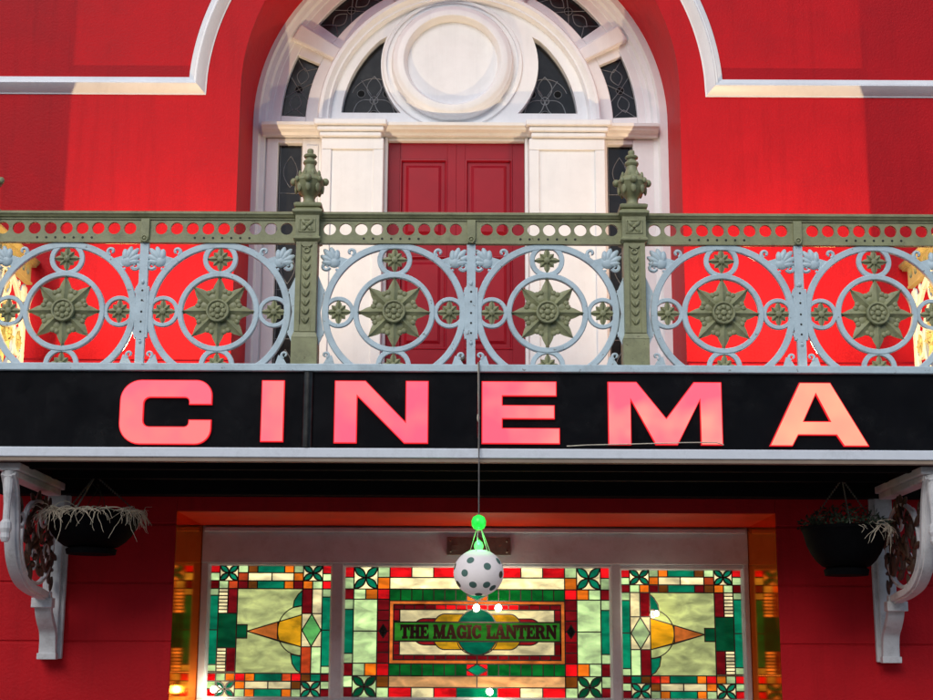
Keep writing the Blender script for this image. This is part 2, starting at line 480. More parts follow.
holed(mb, [(FX + TR, FZ - .03)] + arc(FX, FZ, TR, 0, PI, 60) + [(FX - TR, FZ - .03)], [qr, ql, disc_hole], FY + .03, FY + .17)
sp(mb, 'tympanum_board', M['white'])
mb = MB()
pr = [(-.045, -.10), (-.045, .005), (-.03, .05), (-.012, .068), (.03, .07), (.05, .062), (.062, .05), (.075, .045), (.09, .02), (.095, -.03)]
ringp = arc(RX, RZ, .43, 2 * PI - 2 * PI / 72, 0, 71, .42)
mb.sweep(ringp, pr, closed=True, y=FY)
mb.sweep(arc(RX, RZ, .565, 2 * PI - 2 * PI / 72, 0, 71, .555), [(0, -.03), (.004, -.012), (.03, -.012), (.04, -.03)], closed=True, y=FY)
dsk = arc(RX, RZ, .44, 0, 2 * PI - 2 * PI / 64, 63, .43)
mb.prism(dsk, FY + .006, FY + .12)
sp(mb, 'roundel', M['white'], smooth=30)
# dark leaded panes
def petal(c, d, L_, w, n=9):
    """closed leaf outline from c in direction d"""
    p = []
    for s_ in (1, -1):
        for i in range(n):
            t = i / (n - 1) if s_ == 1 else 1 - i / (n - 1)
            q = math.sin(PI * t) * w * s_
            p.append((c[0] + math.cos(d) * L_ * t - math.sin(d) * q, c[1] + math.sin(d) * L_ * t + math.cos(d) * q))
    return p
def tline(mb, pts, y, r=.004, closed=False, mi=0):
    pp = [(x, y, z) for x, z in pts]
    if closed: pp.append(pp[0])
    mb.tube(pp, r, 5, mi)
def quad_leaded(sx, pts):
    mb = MB(); yg = FY + .12
    mb.prism(pts, yg, yg + .01)
    L_ = lambda p, r=.0042: tline(mb, p, yg - .002, r, True, 1)
    L_(pts, .006)
    c = (FX + sx * .735, FZ + .225)
    for a in (90, 215, 325):
        L_(petal(c, a * D2R, .22, .062))
    L_(arc(c[0], c[1], .035, 0, 2 * PI, 14))
    for a in (28, 152, 270):
        q = (c[0] + .125 * math.cos(a * D2R), c[1] + .125 * math.sin(a * D2R))
        ds = arc(q[0], q[1], .033, 0, 2 * PI, 14)[:-1]
        mb.prism(ds, yg - .004, yg, 2)
        L_(ds, .003)
    for a in (65, 115):
        q = (c[0] + .26 * math.cos(a * D2R), c[1] + .2 * math.sin(a * D2R))
        tline(mb, [(c[0] + .05 * math.cos(a * D2R), c[1] + .05 * math.sin(a * D2R)), q], yg - .002, .0035, False, 1)
    tline(mb, arc(c[0], c[1], .2, 20 * D2R, 160 * D2R, 14), yg - .002, .0035, False, 1)
    return mb
M['dot'] = paint('black_glass_dot', (.002, .002, .002, 1), .5, .2, 5, 0, 40, .1)
for sx, pts in ((1, qr), (-1, ql)):
    sp(quad_leaded(sx, pts), 'leaded_pane', [M['dark_glass'], M['pale_lead'], M['dot']], smooth=40)
for a0, a1 in spans:
    mb = MB(); yg = FY + .13
    sector(mb, G0 - .01, G1 + .01, (a0 - .3) * D2R, (a1 + .3) * D2R, yg, yg + .01, n=16)
    mid = (a0 + a1) / 2 * D2R; rm = (G0 + G1) / 2
    pc = lambda r, a: (FX + r * math.cos(a), FZ + r * math.sin(a))
    for k, mi_ in ((0, 2),):
        q = pc(rm, mid); ds = arc(q[0], q[1], .034, 0, 2 * PI, 14)[:-1]
        mb.prism(ds, yg - .004, yg, 2); tline(mb, ds, yg - .002, .003, True, 1)
    sp_ = (a1 - a0) * D2R
    for s_ in (-1, 1):
        q = pc(rm, mid + s_ * .035); 
        tline(mb, petal(q, mid + s_ * PI / 2, sp_ * .38 * rm * .75, .05), yg - .002, .004, True, 1)
        q2 = pc(rm, mid + s_ * sp_ * .33)
        for s2 in (-1, 1):
            tline(mb, [q2, pc(rm + s2 * .1, mid + s_ * sp_ * .47)], yg - .002, .0035, False, 1)
            tline(mb, [pc(rm, mid), pc(rm + s2 * .1, mid + s_ * sp_ * .17)], yg - .002, .0035, False, 1)
    sp(mb, 'leaded_pane', [M['dark_glass'], M['pale_lead'], M['dot']], smooth=40)
# transom with cornice
mb = MB()
cor = [(0, -.12), (0, .06), (.02, .075), (.035, .12), (.05, .13), (.06, .15), (.085, .155), (.095, .13), (.13, .02), (.14, -.05), (.14, -.12)]
mb.sweep([(FX - 1.66, 6.005), (FX + 1.68, 6.005)], cor, y=FY + .03)
sp(mb, 'transom', M['white'], smooth=30)
for x0, x1 in ((-1.27, -.69), (.505, 1.19)):
    mb = MB(); mb.box(x0 - .015, x1 + .015, FY - .19, FY + .02, 6.045, 6.10)
    mb.box(x0 + .01, x1 - .01, FY - .165, FY + .02, 6.00, 6.043)
    mb.box(x0 + .03, x1 - .03, FY - .145, FY + .02, 5.955, 5.998)
    sp(mb, 'capital', M['white'], bevel=.012)
for x0, x1 in ((-1.225, -.70), (.515, 1.155)):
    mb = MB()
    mb.box(x0, x1, FY - .10, FY + .15, 3.12, 5.953)
    # raised border leaves a sunk panel
    for a, b, c, d in ((x0, x0 + .09, 3.25, 5.85), (x1 - .09, x1, 3.25, 5.85), (x0, x1, 5.852, 5.951), (x0, x1, 3.122, 3.248)):
        mb.box(a + .003, b - .003, FY - .118, FY - .099, c, d)
    sp(mb, 'pilaster', M['white'], bevel=.006)
for jambs, (x0, x1) in ((((-1.40, -1.227), (-1.70, -1.603)), (-1.603, -1.40)), (((1.157, 1.185), (1.402, 1.66)), (1.185, 1.402))):
    mb = MB()
    for a, b in jambs: mb.box(a, b, FY + .03, FY + .16, 3.12, 6.0)
    mb.box(x0 - .002, x1 + .002, FY + .034, FY + .155, 5.955, 6.0); mb.box(x0 - .002, x1 + .002, FY + .034, FY + .155, 3.12, 3.5)
    if x0 < 0: mb.box(-1.37, -1.26, FY + .015, FY + .031, 3.5, 5.93)
    sp(mb, 'side_light_frame', M['white'], bevel=.008)
for x0, x1 in ((-1.603, -1.40), (1.185, 1.402)):
    mb = MB(); yg = FY + .10
    mb.box(x0, x1, yg, yg + .01, 3.5, 5.957)
    for i in range(5):
        z = 3.85 + i * .42
        mb.tube([(x0, yg - .002, z), (x1, yg - .002, z)], .0035, 5, 1)
        xm = (x0 + x1) / 2
        pp = petal((xm, z + .05), PI / 2, .28, .06)
        if i % 2 == 0: tline(mb, pp, yg - .002, .0035, True, 1)
    for x in (x0 + .012, x1 - .012): mb.tube([(x, yg - .002, 3.5), (x, yg - .002, 5.957)], .004, 5, 1)
    sp(mb, 'leaded_side_light', [M['dark_glass'], M['pale_lead']], smooth=40)
# door jamb, head and door
mb = MB()
mb.box(-.699, -.672, FY + .0, FY + .16, 3.12, 6.0); mb.box(.485, .514, FY + .0, FY + .16, 3.12, 6.0)
mb.box(-.671, .484, FY + .02, FY + .16, 5.975, 6.003)
sp(mb, 'door_frame', M['white'], bevel=.006)
DX = (-.67, .483)
dr = part(MB(), 'double_door', M['door']) if False else None
for k, (x0, x1) in enumerate(((DX[0], -.0935), (-.0925, DX[1]))):
    mb = MB(); y0 = FY + .07
    mb.box(x0, x1, y0 + .02, y0 + .055, 3.13, 5.973)
    st = .10
    px0, px1 = x0 + st, x1 - st * .75
    if k: px0, px1 = x0 + st * .75, x1 - st
    zs = [3.13, 3.30, 4.02, 4.18, 4.98, 5.12, 5.83, 5.973]
    mb.box(x0, px0, y0, y0 + .022, 3.13, 5.973); mb.box(px1, x1, y0, y0 + .022, 3.13, 5.973)
    for i in range(0, 8, 2): mb.box(px0 + .0005, px1 - .0005, y0 + .001, y0 + .022, zs[i] + .0005, zs[i + 1])
    for i in range(1, 7, 2):
        a, b = zs[i], zs[i + 1]
        mb.sweep([(px0, a), (px1, a), (px1, b), (px0, b)], [(0, -.02), (0, .004), (.012, .006), (.022, -.012)], closed=True, y=y0)
        mb.prism([(px0 + .05, a + .05), (px1 - .05, a + .05), (px1 - .05, b - .05), (px0 + .05, b - .05)], y0 + .004, y0 + .02, 0, .025)
    leaf = sp(mb, 'door_leaf', M['door'], bevel=.002)
    if k:
        hb = MB(); hb.lathe([(.012, 0), (.012, .03), (.03, .045), (.034, .06), (.02, .075)], 0, 0, 0, 16)
        h = hb.build('door_knob', M['metal'], leaf, smooth=40); h.rotation_euler = (PI / 2, 0, 0)
        h.location = Vector((-.04, y0, 4.10))
mb = MB(); mb.box(-1.85, 1.75, FY + .17, FY + .19, 3.0, 8.0)
sp(mb, 'backing', M['soffit'])

# ---------------------------------------------------------------- lower wall with window reveal
WX0, WX1, WZ1, WZ0 = -2.175, 2.33, 2.755, 1.17
GY = 2.50
mb = MB()
grooves = [0.0, .46, .90, 1.35, 1.785, 2.22, 2.655]
def course(x0, x1, z0, z1):
    g = .012
    mb.box(x0, x1, WY, WY + .35, z0 + g, z1 - g)
ends = grooves + [2.985]
for i in range(len(ends) - 1):
    z0, z1 = ends[i], ends[i + 1]
    for x0, x1 in ((XL, WX0), (WX1, XR)):
        mb.box(x0, x1, WY, WY + .35, z0 + .007, z1 - .007)
mb.box(XL, WX0 - .001, WY + .010, WY + .34, 0, 2.984); mb.box(WX1 + .001, XR, WY + .010, WY + .34, 0, 2.984)
mb.box(WX0, WX1, WY + .001, WY + .35, WZ1, 2.984)
mb.box(WX0, WX1, WY + .001, WY + .35, 0, WZ0)
part(mb, 'lower_wall', M['wall'], bevel=.006)
mb = MB()
mb.box(WX0 - .2, WX0 + .001, WY + .351, GY + .15, .6, 2.98); mb.box(WX1 - .001, WX1 + .2, WY + .351, GY + .15, .6, 2.98)
mb.box(WX0, WX1, WY + .351, GY + .15, WZ1 - .001, 2.98); mb.box(WX0, WX1, WY + .351, GY + .15, .6, WZ0 + .001)
mb.box(WX0 - .0, WX0 + .0012, WY + .002, WY + .351, WZ0, WZ1); mb.box(WX1 - .0012, WX1, WY + .002, WY + .351, WZ0, WZ1)
part(mb, 'window_reveal', M['gloss_red'])
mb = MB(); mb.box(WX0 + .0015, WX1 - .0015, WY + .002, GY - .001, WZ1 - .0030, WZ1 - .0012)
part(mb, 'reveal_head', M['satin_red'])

# window frame
panes = [(-2.104, -1.104, 1.368, 2.432), (-.996, 1.190, 1.368, 2.424), (1.280, 2.276, 1.365, 2.410)]
win = pempty('shop_window', (.08, GY, WZ0))
mb = MB()
fx0, fx1 = WX0 + .003, WX1 - .003
mb.box(fx0, fx1, GY - .07, GY + .06, 2.445, WZ1 - .003)
mb.box(fx0, fx1, GY - .07, GY + .06, WZ0 + .003, 1.355)
for a, b in ((fx0, panes[0][0] - .008), (panes[0][1] + .008, panes[1][0] - .008), (panes[1][1] + .008, panes[2][0] - .008), (panes[2][1] + .008, fx1)):
    mb.box(a, b, GY - .062, GY + .055, 1.3555, 2.4445)
for x0, x1, z0, z1 in panes:
    mb.box(x0 - .0079, x1 + .0079, GY - .05, GY + .05, z1 + .001, 2.4443)
    mb.sweep([(x0, z0), (x1, z0), (x1, z1), (x0, z1)], [(-.012, -.045), (-.012, .045), (.0, .04), (.008, .0), (.008, -.045)], closed=True, y=GY)
mb.box(fx0 + .02, fx1 - .02, GY - .11, GY - .071, 2.70, 2.735)
mb.box(fx0, fx1, GY - .16, GY - .071, WZ0 + .003, WZ0 + .05)
part(mb, 'window_frame', M['lilac'], win, bevel=.007)

# stained glass
GC = dict(
    r=lin(225, 30, 38), R=lin(130, 18, 26), l=lin(192, 214, 168), c=lin(236, 228, 190), t=lin(10, 140, 108), g=lin(14, 112, 46),
    o=lin(222, 134, 34), b=lin(132, 78, 26), d=lin(6, 92, 58), y=lin(222, 178, 36), k=lin(20, 16, 12), a=lin(206, 130, 60), m=lin(182, 190, 140), p=lin(190, 84, 40), n=lin(56, 140, 44), h=lin(214, 176, 128), q=lin(120, 198, 120))
keys = list(GC)
GM = [stained('glass_' + {'r': 'red', 'R': 'ruby', 'l': 'pale_green', 'c': 'cream', 't': 'teal', 'g': 'green', 'o': 'orange', 'b': 'brown', 'd': 'bottle_green', 'y': 'yellow', 'k': 'black', 'a': 'amber', 'm': 'lime', 'p': 'copper', 'n': 'leaf_green', 'h': 'tan', 'q': 'mint'}[k], GC[k]) for k in keys]

class Glass:
    def __init__(s, fx): s.g = MB(); s.l = MB(); s.fx = fx; s.n = 0
    def poly(s, pts, k, lead=True, lift=0, lw=.0045):
        P = [s.fx(*p) for p in pts]
        s.n += 1
        y = GY + .0 - lift
        if k:
            s.g.prism(P, y, y + .004 + .00001 * (s.n % 7), keys.index(k))
        if lead:
            n = len(P)
            for i in range(n):
                s.strip(P[i], P[(i + 1) % n], y, lw)
    def strip(s, a, b, y, lw):
        a = Vector(a); b = Vector(b); d = b - a
        if d.length < 1e-5: return
        d.normalize(); q = Vector((-d.y, d.x)) * lw; e = d * lw * .8
        s.n += 1
        t = .004 + .00013 * (s.n % 17)
        s.l.prism([tuple(a - e + q), tuple(a - e - q), tuple(b + e - q), tuple(b + e + q)], y - t, y + .0045)
    def line(s, pts, lift=0, lw=.004):
        P = [s.fx(*p) for p in pts]
        for i in range(len(P) - 1): s.strip(P[i], P[i + 1], GY - lift, lw)
    def rect(s, x0, y0, x1, y1, k): s.poly([(x0, y0), (x1, y0), (x1, y1), (x0, y1)], k)
    def row(s, xs, y0, y1, ks):
        for i, k in enumerate(ks): s.rect(xs[i], y0, xs[i + 1], y1, k)
    def flower(s, x0, y0, x1, y1, bg='c', leaf='t'):
        s.rect(x0, y0, x1, y1, bg)
        c = ((x0 + x1) / 2, (y0 + y1) / 2); L_ = math.hypot(x1 - x0, y1 - y0) / 2
        for sx in (-1, 1):
            for sy in (-1, 1):
                d = math.atan2(sy * (y1 - y0), sx * (x1 - x0))
                s.poly(petal(c, d, L_ * .97, L_ * .21), leaf, lift=.0055, lw=.006)

def side_window(x0, x1, z0, z1, flip):
    def fx(px, py):
        u = (px - 100) / 450; v = (py - 175) / 515
        u = 1 - u if flip else u
        return (x0 + u * (x1 - x0), z1 - v * (z1 - z0))
    G = Glass(fx)
    X = [100, 133, 168, 203, 240, 275, 375, 410, 445, 480, 517, 550]
    G.rect(100, 175, 135, 205, 'r'); G.flower(135, 175, 203, 237); G.row([203, 240, 275, 375, 410, 445], 175, 205, 'lbtol'); G.flower(445, 175, 517, 237); G.rect(517, 175, 550, 208, 'r')
    G.rect(100, 205, 135, 237, 'l'); G.row([203, 240, 328, 410, 445], 205, 237, 'pcco'); G.rect(517, 208, 550, 237, 'l')
    G.row([100, 133, 168, 203, 240, 275, 375, 410, 445, 480, 517, 550], 237, 268, 'RlpRbtoRolr' if not flip else 'RlobRtbRolR')
    G.rect(100, 268, 133, 295, 'l'); G.rect(100, 295, 133, 430, 't'); G.rect(100, 430, 133, 565, 't'); G.rect(100, 565, 133, 592, 'l')
    G.rect(517, 268, 550, 300, 'l'); G.rect(517, 300, 550, 430, 't'); G.rect(517, 430, 550, 570, 't'); G.rect(517, 570, 550, 600, 'l')
    for a, b in ((268, 365), (500, 592)):
        n = 7
        for i in range(n): G.rect(133, a + (b - a) * i / n, 168, a + (b - a) * (i + 1) / n, 'c')
        G.rect(168, a, 203, b, 'R')
    G.rect(133, 365, 203, 500, 'd')
    G.rect(203, 410, 242, 462, 'd')
    # projector beam and screen disc
    ctr = (443, 432)
    ar = [(443 - 88 * math.sin(t), 432 - 97 * math.cos(t)) for t in [PI * i / 24 for i in range(25)]]
    up_in = [p for p in ar if p[1] < 432 - 55]; 
    G.poly([(203, 268), (443, 268), (443, 370), (242, 435), (242, 410), (203, 410)], 'm')
    G.poly([(203, 598), (443, 598), (443, 495), (242, 435), (242, 462), (203, 462)], 'm')
    G.poly([(242, 435), (355, 398.5), (355, 471.5)], 'a'); G.poly([(355, 398.5), (443, 370), (443, 495), (355, 471.5)], 'y')
    G.poly([(443, 275), (428, 290), (414, 315), (410, 342), (443, 335)], 't', lift=.0055)
    G.poly([(443, 595), (428, 585), (412, 560), (406, 524), (443, 532)], 't', lift=.0055)
    G.line(ar, lift=.006)
    G.rect(443, 268, 480, 365, 'R'); G.rect(480, 268, 517, 365, 'c'); G.rect(443, 365, 517, 495, 'c')
    G.poly([(480, 367), (515, 430), (480, 493), (445, 430)], 'l' if flip else 'q', lift=.0055)
    G.rect(443, 495, 480, 600, 'R' if flip else 'p'); G.rect(480, 495, 517, 600, 'l')
    G.row([100, 133, 168, 203, 240, 275, 375, 410, 445, 480, 517, 550], 598, 628, 'rlorotprbtR')
    G.rect(100, 628, 133, 658, 'l'); G.flower(133, 628, 203, 690); G.row([203, 240, 325, 410, 445], 628, 658, 'occb'); G.flower(445, 628, 517, 690); G.rect(517, 628, 550, 658, 'l')
    G.rect(100, 658, 133, 690, 'r'); G.row([203, 240, 275, 375, 410, 445], 658, 690, 'lotol'); G.rect(517, 658, 550, 690, 'R')
    return G

def centre_window(x0, x1, z0, z1):
    xc = (x0 + x1) / 2; sx = (x1 - x0) / 2 / (666 - 27); sz = (z1 - z0) / (690 - 55)
    G = Glass(lambda px, py: (xc + (px - 666) * sx, z1 - (py - 55) * sz))
    for f in (1, -1):
        q = lambda x: 666 + (x - 666) * f
        def R_(a, b, c, d, k): G.rect(min(q(a), q(c)), b, max(q(a), q(c)), d, k)
        R_(27, 55, 72, 108, 'r'); R_(27, 108, 72, 165, 'l'); R_(27, 165, 72, 215, 'R')
        G.flower(min(q(72), q(187)), 55, max(q(72), q(187)), 165)
        R_(187, 55, 245, 108, 'l'); R_(187, 108, 245, 165, 'o'); R_(187, 165, 245, 215, 'r')
        R_(72, 165, 130, 215, 'l'); R_(130, 165, 187, 215, 'o')
        for i, k in enumerate('rcrc'):
            R_(245 + i * 105.25, 55, 245 + (i + 1) * 105.25, 108, k)
        R_(245, 108, 666, 165, 'c')
        for i in range(7): R_(245 + i * 53, 165, 245 + (i + 1) * 53, 222, 'g')
        G.poly([(q(616), 165), (q(666), 165), (q(616), 193)], 'o'); G.poly([(q(616), 222), (q(666), 222), (q(616), 193)], 'o')
        R_(27, 215, 72, 265, 'l'); R_(27, 265, 72, 478, 't'); R_(27, 478, 72, 525, 'l')
        R_(72, 215, 187, 370, 'l'); R_(72, 370, 187, 525, 'l')
        ys = [215, 268, 318, 370, 422, 473, 525]
        for i in range(6): R_(187, ys[i], 245, ys[i + 1], 'R')
        G.poly([(q(216), 338), (q(236), 370), (q(216), 402), (q(196), 370)], 'k', lift=.0055)
        # orange outer band, ruby inner band, cream field
        G.poly([(q(245), 222), (q(666), 222), (q(666), 240), (q(265), 240), (q(265), 508), (q(666), 508), (q(666), 527), (q(245), 527)], 'a')
        for i in range(8): R_(265 + i * 50.1, 240, 265 + (i + 1) * 50.1, 265, 'R' if i < 4 else 'r')
        for i in range(8): R_(265 + i * 50.1, 485, 265 + (i + 1) * 50.1, 508, 'R')
        for i in range(4): R_(265, 265 + i * 55, 295, 265 + (i + 1) * 55, 'R')
        R_(295, 265, 666, 485, 'c')
        # ornament lobes behind the nameplate
        lobe = lambda cx, rx, rz, : [(cx + rx * math.cos(t), 372 + rz * math.sin(t)) for t in [2 * PI * i / 40 for i in range(40)]]
        def cap(xs, xe, h, k, lift):
            pts = [(q(xe), 372 - h)]
            for i in range(11):
                t = PI / 2 * i / 10
                pts.append((q(xs + 60 - 60 * math.sin(t)), 372 - (h * math.cos(t))))
            for i in range(11):
                t = PI / 2 * i / 10
                pts.append((q(xs + 60 - 60 * math.cos(t)), 372 + (h * math.sin(t))))
            pts.append((q(xe), 372 + h))
            G.poly(pts, k, lift=lift)
        cap(355, 520, 64, 'R', .003); cap(450, 600, 86, 'y', .0098)
        R_(245, 585, 666, 640, 'h')
        for i in range(7): R_(245 + i * 53, 527, 245 + (i + 1) * 53, 585, 'g')
        G.poly([(q(616), 527), (q(666), 527), (q(616), 556)], 'r'); G.poly([(q(616), 585), (q(666), 585), (q(616), 556)], 'r')
        R_(27, 525, 72, 585, 'R'); R_(72, 525, 130, 585, 'l'); R_(130, 525, 187, 585, 'o'); R_(187, 525, 245, 585, 'r')
        R_(27, 585, 72, 640, 'l'); R_(27, 640, 72, 690, 'R')
        G.flower(min(q(72), q(187)), 585, max(q(72), q(187)), 690, 'l', 'd')
        R_(187, 585, 245, 640, 'b'); R_(187, 640, 245, 690, 'l')
        for i, k in enumerate('rcr'): R_(245 + i * 108, 640, 245 + (i + 1) * 108, 690, k)
    G.rect(569, 640, 763, 690, 't')
    for y in (193, 556):
        G.poly([(618, y), (666, y - 28), (714, y), (666, y + 28)], 't', lift=.0055)
    circ = [(666 + 98 * math.cos(t), 372 + 112 * math.sin(t)) for t in [2 * PI * i / 48 for i in range(48)]]
    G.poly(circ, 't', lift=.0165)
    for s_ in (-1, 1):
        G.line([(666 + s_ * 95 * math.sin(t), 484 - 70 * (1 - math.cos(t))) for t in [PI / 2 * i / 10 for i in range(11)]], lift=.0175)
    G.poly([(268, 326), (1064, 326), (1064, 418), (268, 418)], 'n', lift=.0235, lw=.006)
    return G

# slab-serif lettering of the nameplate, hand drawn
def slab(ch):
    B = lambda x0, z0, x1, z1: [(x0, z0), (x1, z0), (x1, z1), (x0, z1)]
    if ch == 'T': return .82, [B(0, .82, .82, 1), [(0, .60), (.10, .66), (.13, .82), (0, .82)], [(.82, .60), (.72, .66), (.69, .82), (.82, .82)], B(.27, .1, .55, .82), B(.17, 0, .65, .13)]
    if ch == 'H': return .94, [B(.08, .1, .34, .9), B(.60, .1, .86, .9), B(.34, .42, .60, .58)] + [B(x, z, x + .42, z + .13) for x in (0, .52) for z in (0, .87)]
    if ch == 'E': return .78, [B(.08, .13, .34, .87), B(0, .85, .74, 1), B(0, 0, .78, .15), B(.34, .43, .56, .57), [(.60, .85), (.74, .85), (.74, .62)], [(.62, .15), (.78, .15), (.78, .40)], B(.5, .36, .56, .64)]
    if ch == 'M': return 1.14, [B(.07, .1, .22, .9), B(.82, .1, 1.07, .9), [(.07, 1), (.34, 1), (.62, .36), (.56, .0), (.48, 0)], [(.62, .36), (.82, 1), (1.07, 1), (.60, 0), (.52, 0)], B(0, 0, .34, .13), B(.74, 0, 1.14, .13), B(0, .88, .3, 1), B(.86, .88, 1.14, 1)]
    if ch == 'A': return .98, [[(.36, 1), (.62, 1), (.93, .1), (.65, .1)], [(.36, 1), (.46, .84), (.22, .1), (.08, .1)], B(.24, .28, .66, .40), B(0, 0, .34, .13), B(.54, 0, .98, .13)]
    if ch in 'GC':
        o = arc(.44, .5, .44, 35 * D2R, 325 * D2R, 22, .5); i = arc(.46, .5, .18, 325 * D2R, 35 * D2R, 22, .33)
        r = [o + i, B(.70, .62, .84, .95)]
        if ch == 'G': r += [B(.52, .36, .90, .48), B(.62, .03, .86, .40)]
        else: r += [B(.70, .10, .80, .34)]
        return .9, r
    if ch == 'I': return .44, [B(.09, .1, .35, .9), B(0, 0, .44, .13), B(0, .87, .44, 1)]
    if ch == 'L': return .76, [B(.08, .13, .34, .87), B(0, 0, .76, .15), B(0, .87, .44, 1), [(.60, .15), (.76, .15), (.76, .44)]]
    if ch == 'N': return 1.0, [B(.08, .1, .22, .9), B(.76, .1, .92, .9), [(.04, 1), (.32, 1), (.92, .14), (.92, 0), (.78, 0), (.08, .84)], B(0, 0, .34, .13), B(.64, .87, 1.0, 1)]
    if ch == 'R': return .98, [B(.08, .1, .34, .9), B(0, 0, .42, .13), arc(.46, .72, .40, -PI / 2, PI / 2, 14, .28) + arc(.46, .72, .14, PI / 2, -PI / 2, 14, .13), B(0, .87, .46, 1), B(.34, .45, .47, .58), [(.44, .50), (.68, .50), (.98, 0), (.66, 0)]]
    return .36, []
M['ink'] = paint('nameplate_lettering', (.035, .010, .007, 1), .3, .3, 20, 0)
def lettering(text, x0, x1, z0, z1, y):
    tot = sum(slab(c)[0] + .05 for c in text) - .05
    k = (x1 - x0) / tot; x = x0; mb = MB(); n = 0
    for c in text:
        w_, polys = slab(c)
        for p in polys:
            n += 1
            q = [(x + a * k, z0 + b * (z1 - z0)) for a, b in p]
            ar_ = sum(q[i][0] * q[(i + 1) % len(q)][1] - q[(i + 1) % len(q)][0] * q[i][1] for i in range(len(q)))
            mb.prism(offset(q if ar_ > 0 else q[::-1], .0032), y - .003 - .00012 * (n % 9), y)
        x += (w_ + .05) * k
    return mb
labs = ['left stained glass panel with an amber projector beam pointing right', 'wide stained glass panel with the green name banner', 'right stained glass panel with an amber projector beam pointing left']
for i, (x0, x1, z0, z1) in enumerate(panes):
    G = centre_window(x0, x1, z0, z1) if i == 1 else side_window(x0, x1, z0, z1, i == 2)
    g = part(G.g, 'stained_glass', GM, win); g['label'] = labs[i]
    part(G.l, 'leading', M['lead'], win)
    if i == 1:
        xc = (x0 + x1) / 2; sx = (x1 - x0) / 2 / 639; sz = (z1 - z0) / 635
        zt = lambda py: z1 - (py - 55) * sz
        part(lettering('THE MAGIC LANTERN', xc + (300 - 666) * sx, xc + (1046 - 666) * sx, zt(405), zt(339), GY - .0242), 'lettering', M['ink'], win)

# lobby behind the glass
mb = MB()
mb.box(WX0 - .1, WX1 + .1, 4.6, 4.7, 0, 2.98); mb.box(WX0 - .2, WX0 - .1, GY + .16, 4.6, 0, 2.98); mb.box(WX1 + .1, WX1 + .2, GY + .16, 4.6, 0, 2.98)
mb.box(WX0 - .1, WX1 + .1, GY + .16, 4.6, -.1, 0); mb.box(WX0 - .1, WX1 + .1, GY + .16, 4.6, 2.88, 2.98)
part(mb, 'lobby_lining', M['cream'])

# ---------------------------------------------------------------- balcony slab
can = tag(empty('balcony_slab', (0, .6, 2.97)), 'dark balcony slab projecting from the red wall over the stained glass window', 'balcony')
mb = MB()
mb.box(-3.50, 3.50, -.055, WY - .003, 3.02, 3.115); part(mb, 'deck', M['floor'], can)
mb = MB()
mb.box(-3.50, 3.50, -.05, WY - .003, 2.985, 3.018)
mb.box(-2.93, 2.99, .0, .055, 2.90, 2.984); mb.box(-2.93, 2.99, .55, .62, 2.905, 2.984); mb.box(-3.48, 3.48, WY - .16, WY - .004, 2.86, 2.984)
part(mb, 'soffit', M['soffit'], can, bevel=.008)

# ---------------------------------------------------------------- CINEMA sign
SY = -.10
sign = tag(empty('cinema_sign', (0, SY, 2.97)), 'long black fascia sign board with pink lit letters reading CINEMA', 'sign')
mb = MB()
mb.box(-3.62, -1.0525, SY, SY + .03, 3.032, 3.548); mb.box(-1.052, .075, SY, SY + .03, 3.032, 3.548); mb.box(.078, 3.62, SY, SY + .03, 3.032, 3.548)
# rounded strip added to stand for the soft upright sheen on the board
vs = []; n = 24
for i in range(n + 1):
    t = i / n; x = -1.06 - .036 * math.cos(PI * t)
    for z in (3.034, 3.546): vs.append((x, SY - .003 - .032 * math.sin(PI * t), z))
rb = MB(); rb.add(vs, [(2 * i, 2 * i + 1, 2 * i + 3, 2 * i + 2) for i in range(n)])
part(rb, 'joint_cover', paint('worn_black_joint_cover', (.05, .05, .048, 1), .36, .4, 12, .1, 40, .8, metal=1), sign, smooth=60)
part(mb, 'board', M['black'], sign, smooth=40)
mb = MB()
mb.box(-3.64, 3.64, SY - .035, SY + .045, 3.549, 3.60)
part(mb, 'top_trim', M['blue'], sign, bevel=.006)
mb = MB(); mb.box(-3.64, 3.64, SY - .03, SY + .045, 2.966, 3.031); part(mb, 'bottom_trim', M['trim'], sign, bevel=.006)
mb = MB(); mb.box(-3.62, 3.62, SY - .02, SY + .05, 2.94, 2.965); part(mb, 'drip_strip', M['under'], sign)
KX = .006695
def LX(px): return (px - 466.7) * KX
def rrect(x0, y0, x1, y1, r, n=8, sup=1.0):
    c = [(x1 - r, y0 + r, -PI / 2), (x1 - r, y1 - r, 0), (x0 + r, y1 - r, PI / 2), (x0 + r, y0 + r, PI)]
    out = []
    for cx, cy, a in c:
        out += [(cx + r * math.cos(a + PI / 2 * i / n), cy + r * math.sin(a + PI / 2 * i / n)) for i in range(n + 1)]
    return out
def letterC():
    x0, x1, y0, y1, r = 121, 213, 378, 443, 21
    ir = 6
    p = [(x1, 403)]
    # outer, anticlockwise on the page from upper terminal over the top to the lower terminal
    cor = lambda cx, cy, r_, a0, a1, n=8: [(cx + r_ * math.cos(a0 + (a1 - a0) * i / n), cy - r_ * math.sin(a0 + (a1 - a0) * i / n)) for i in range(n + 1)]
    p += cor(x1 - 16, y0 + 16, 16, 0, PI / 2)
    p += cor(x0 + r, y0 + r, r, PI / 2, PI)
    p += cor(x0 + r, y1 - r, r, PI, 1.5 * PI)
    p += cor(x1 - 16, y1 - 16, 16, 1.5 * PI, 2 * PI)
    p += [(x1, 418), (190, 418)]
    p += cor(190 - 4, 425 - 4, 4, 0, -PI / 2, 3)
    p += cor(145 + ir, 425 - ir, ir, 1.5 * PI, PI, 4)
    p += cor(145 + ir, 396 + ir, ir, PI, PI / 2, 4)
    p += cor(190 - 4, 396 + 4, 4, PI / 2, 0, 3)
    p += [(190, 403)]
    return p
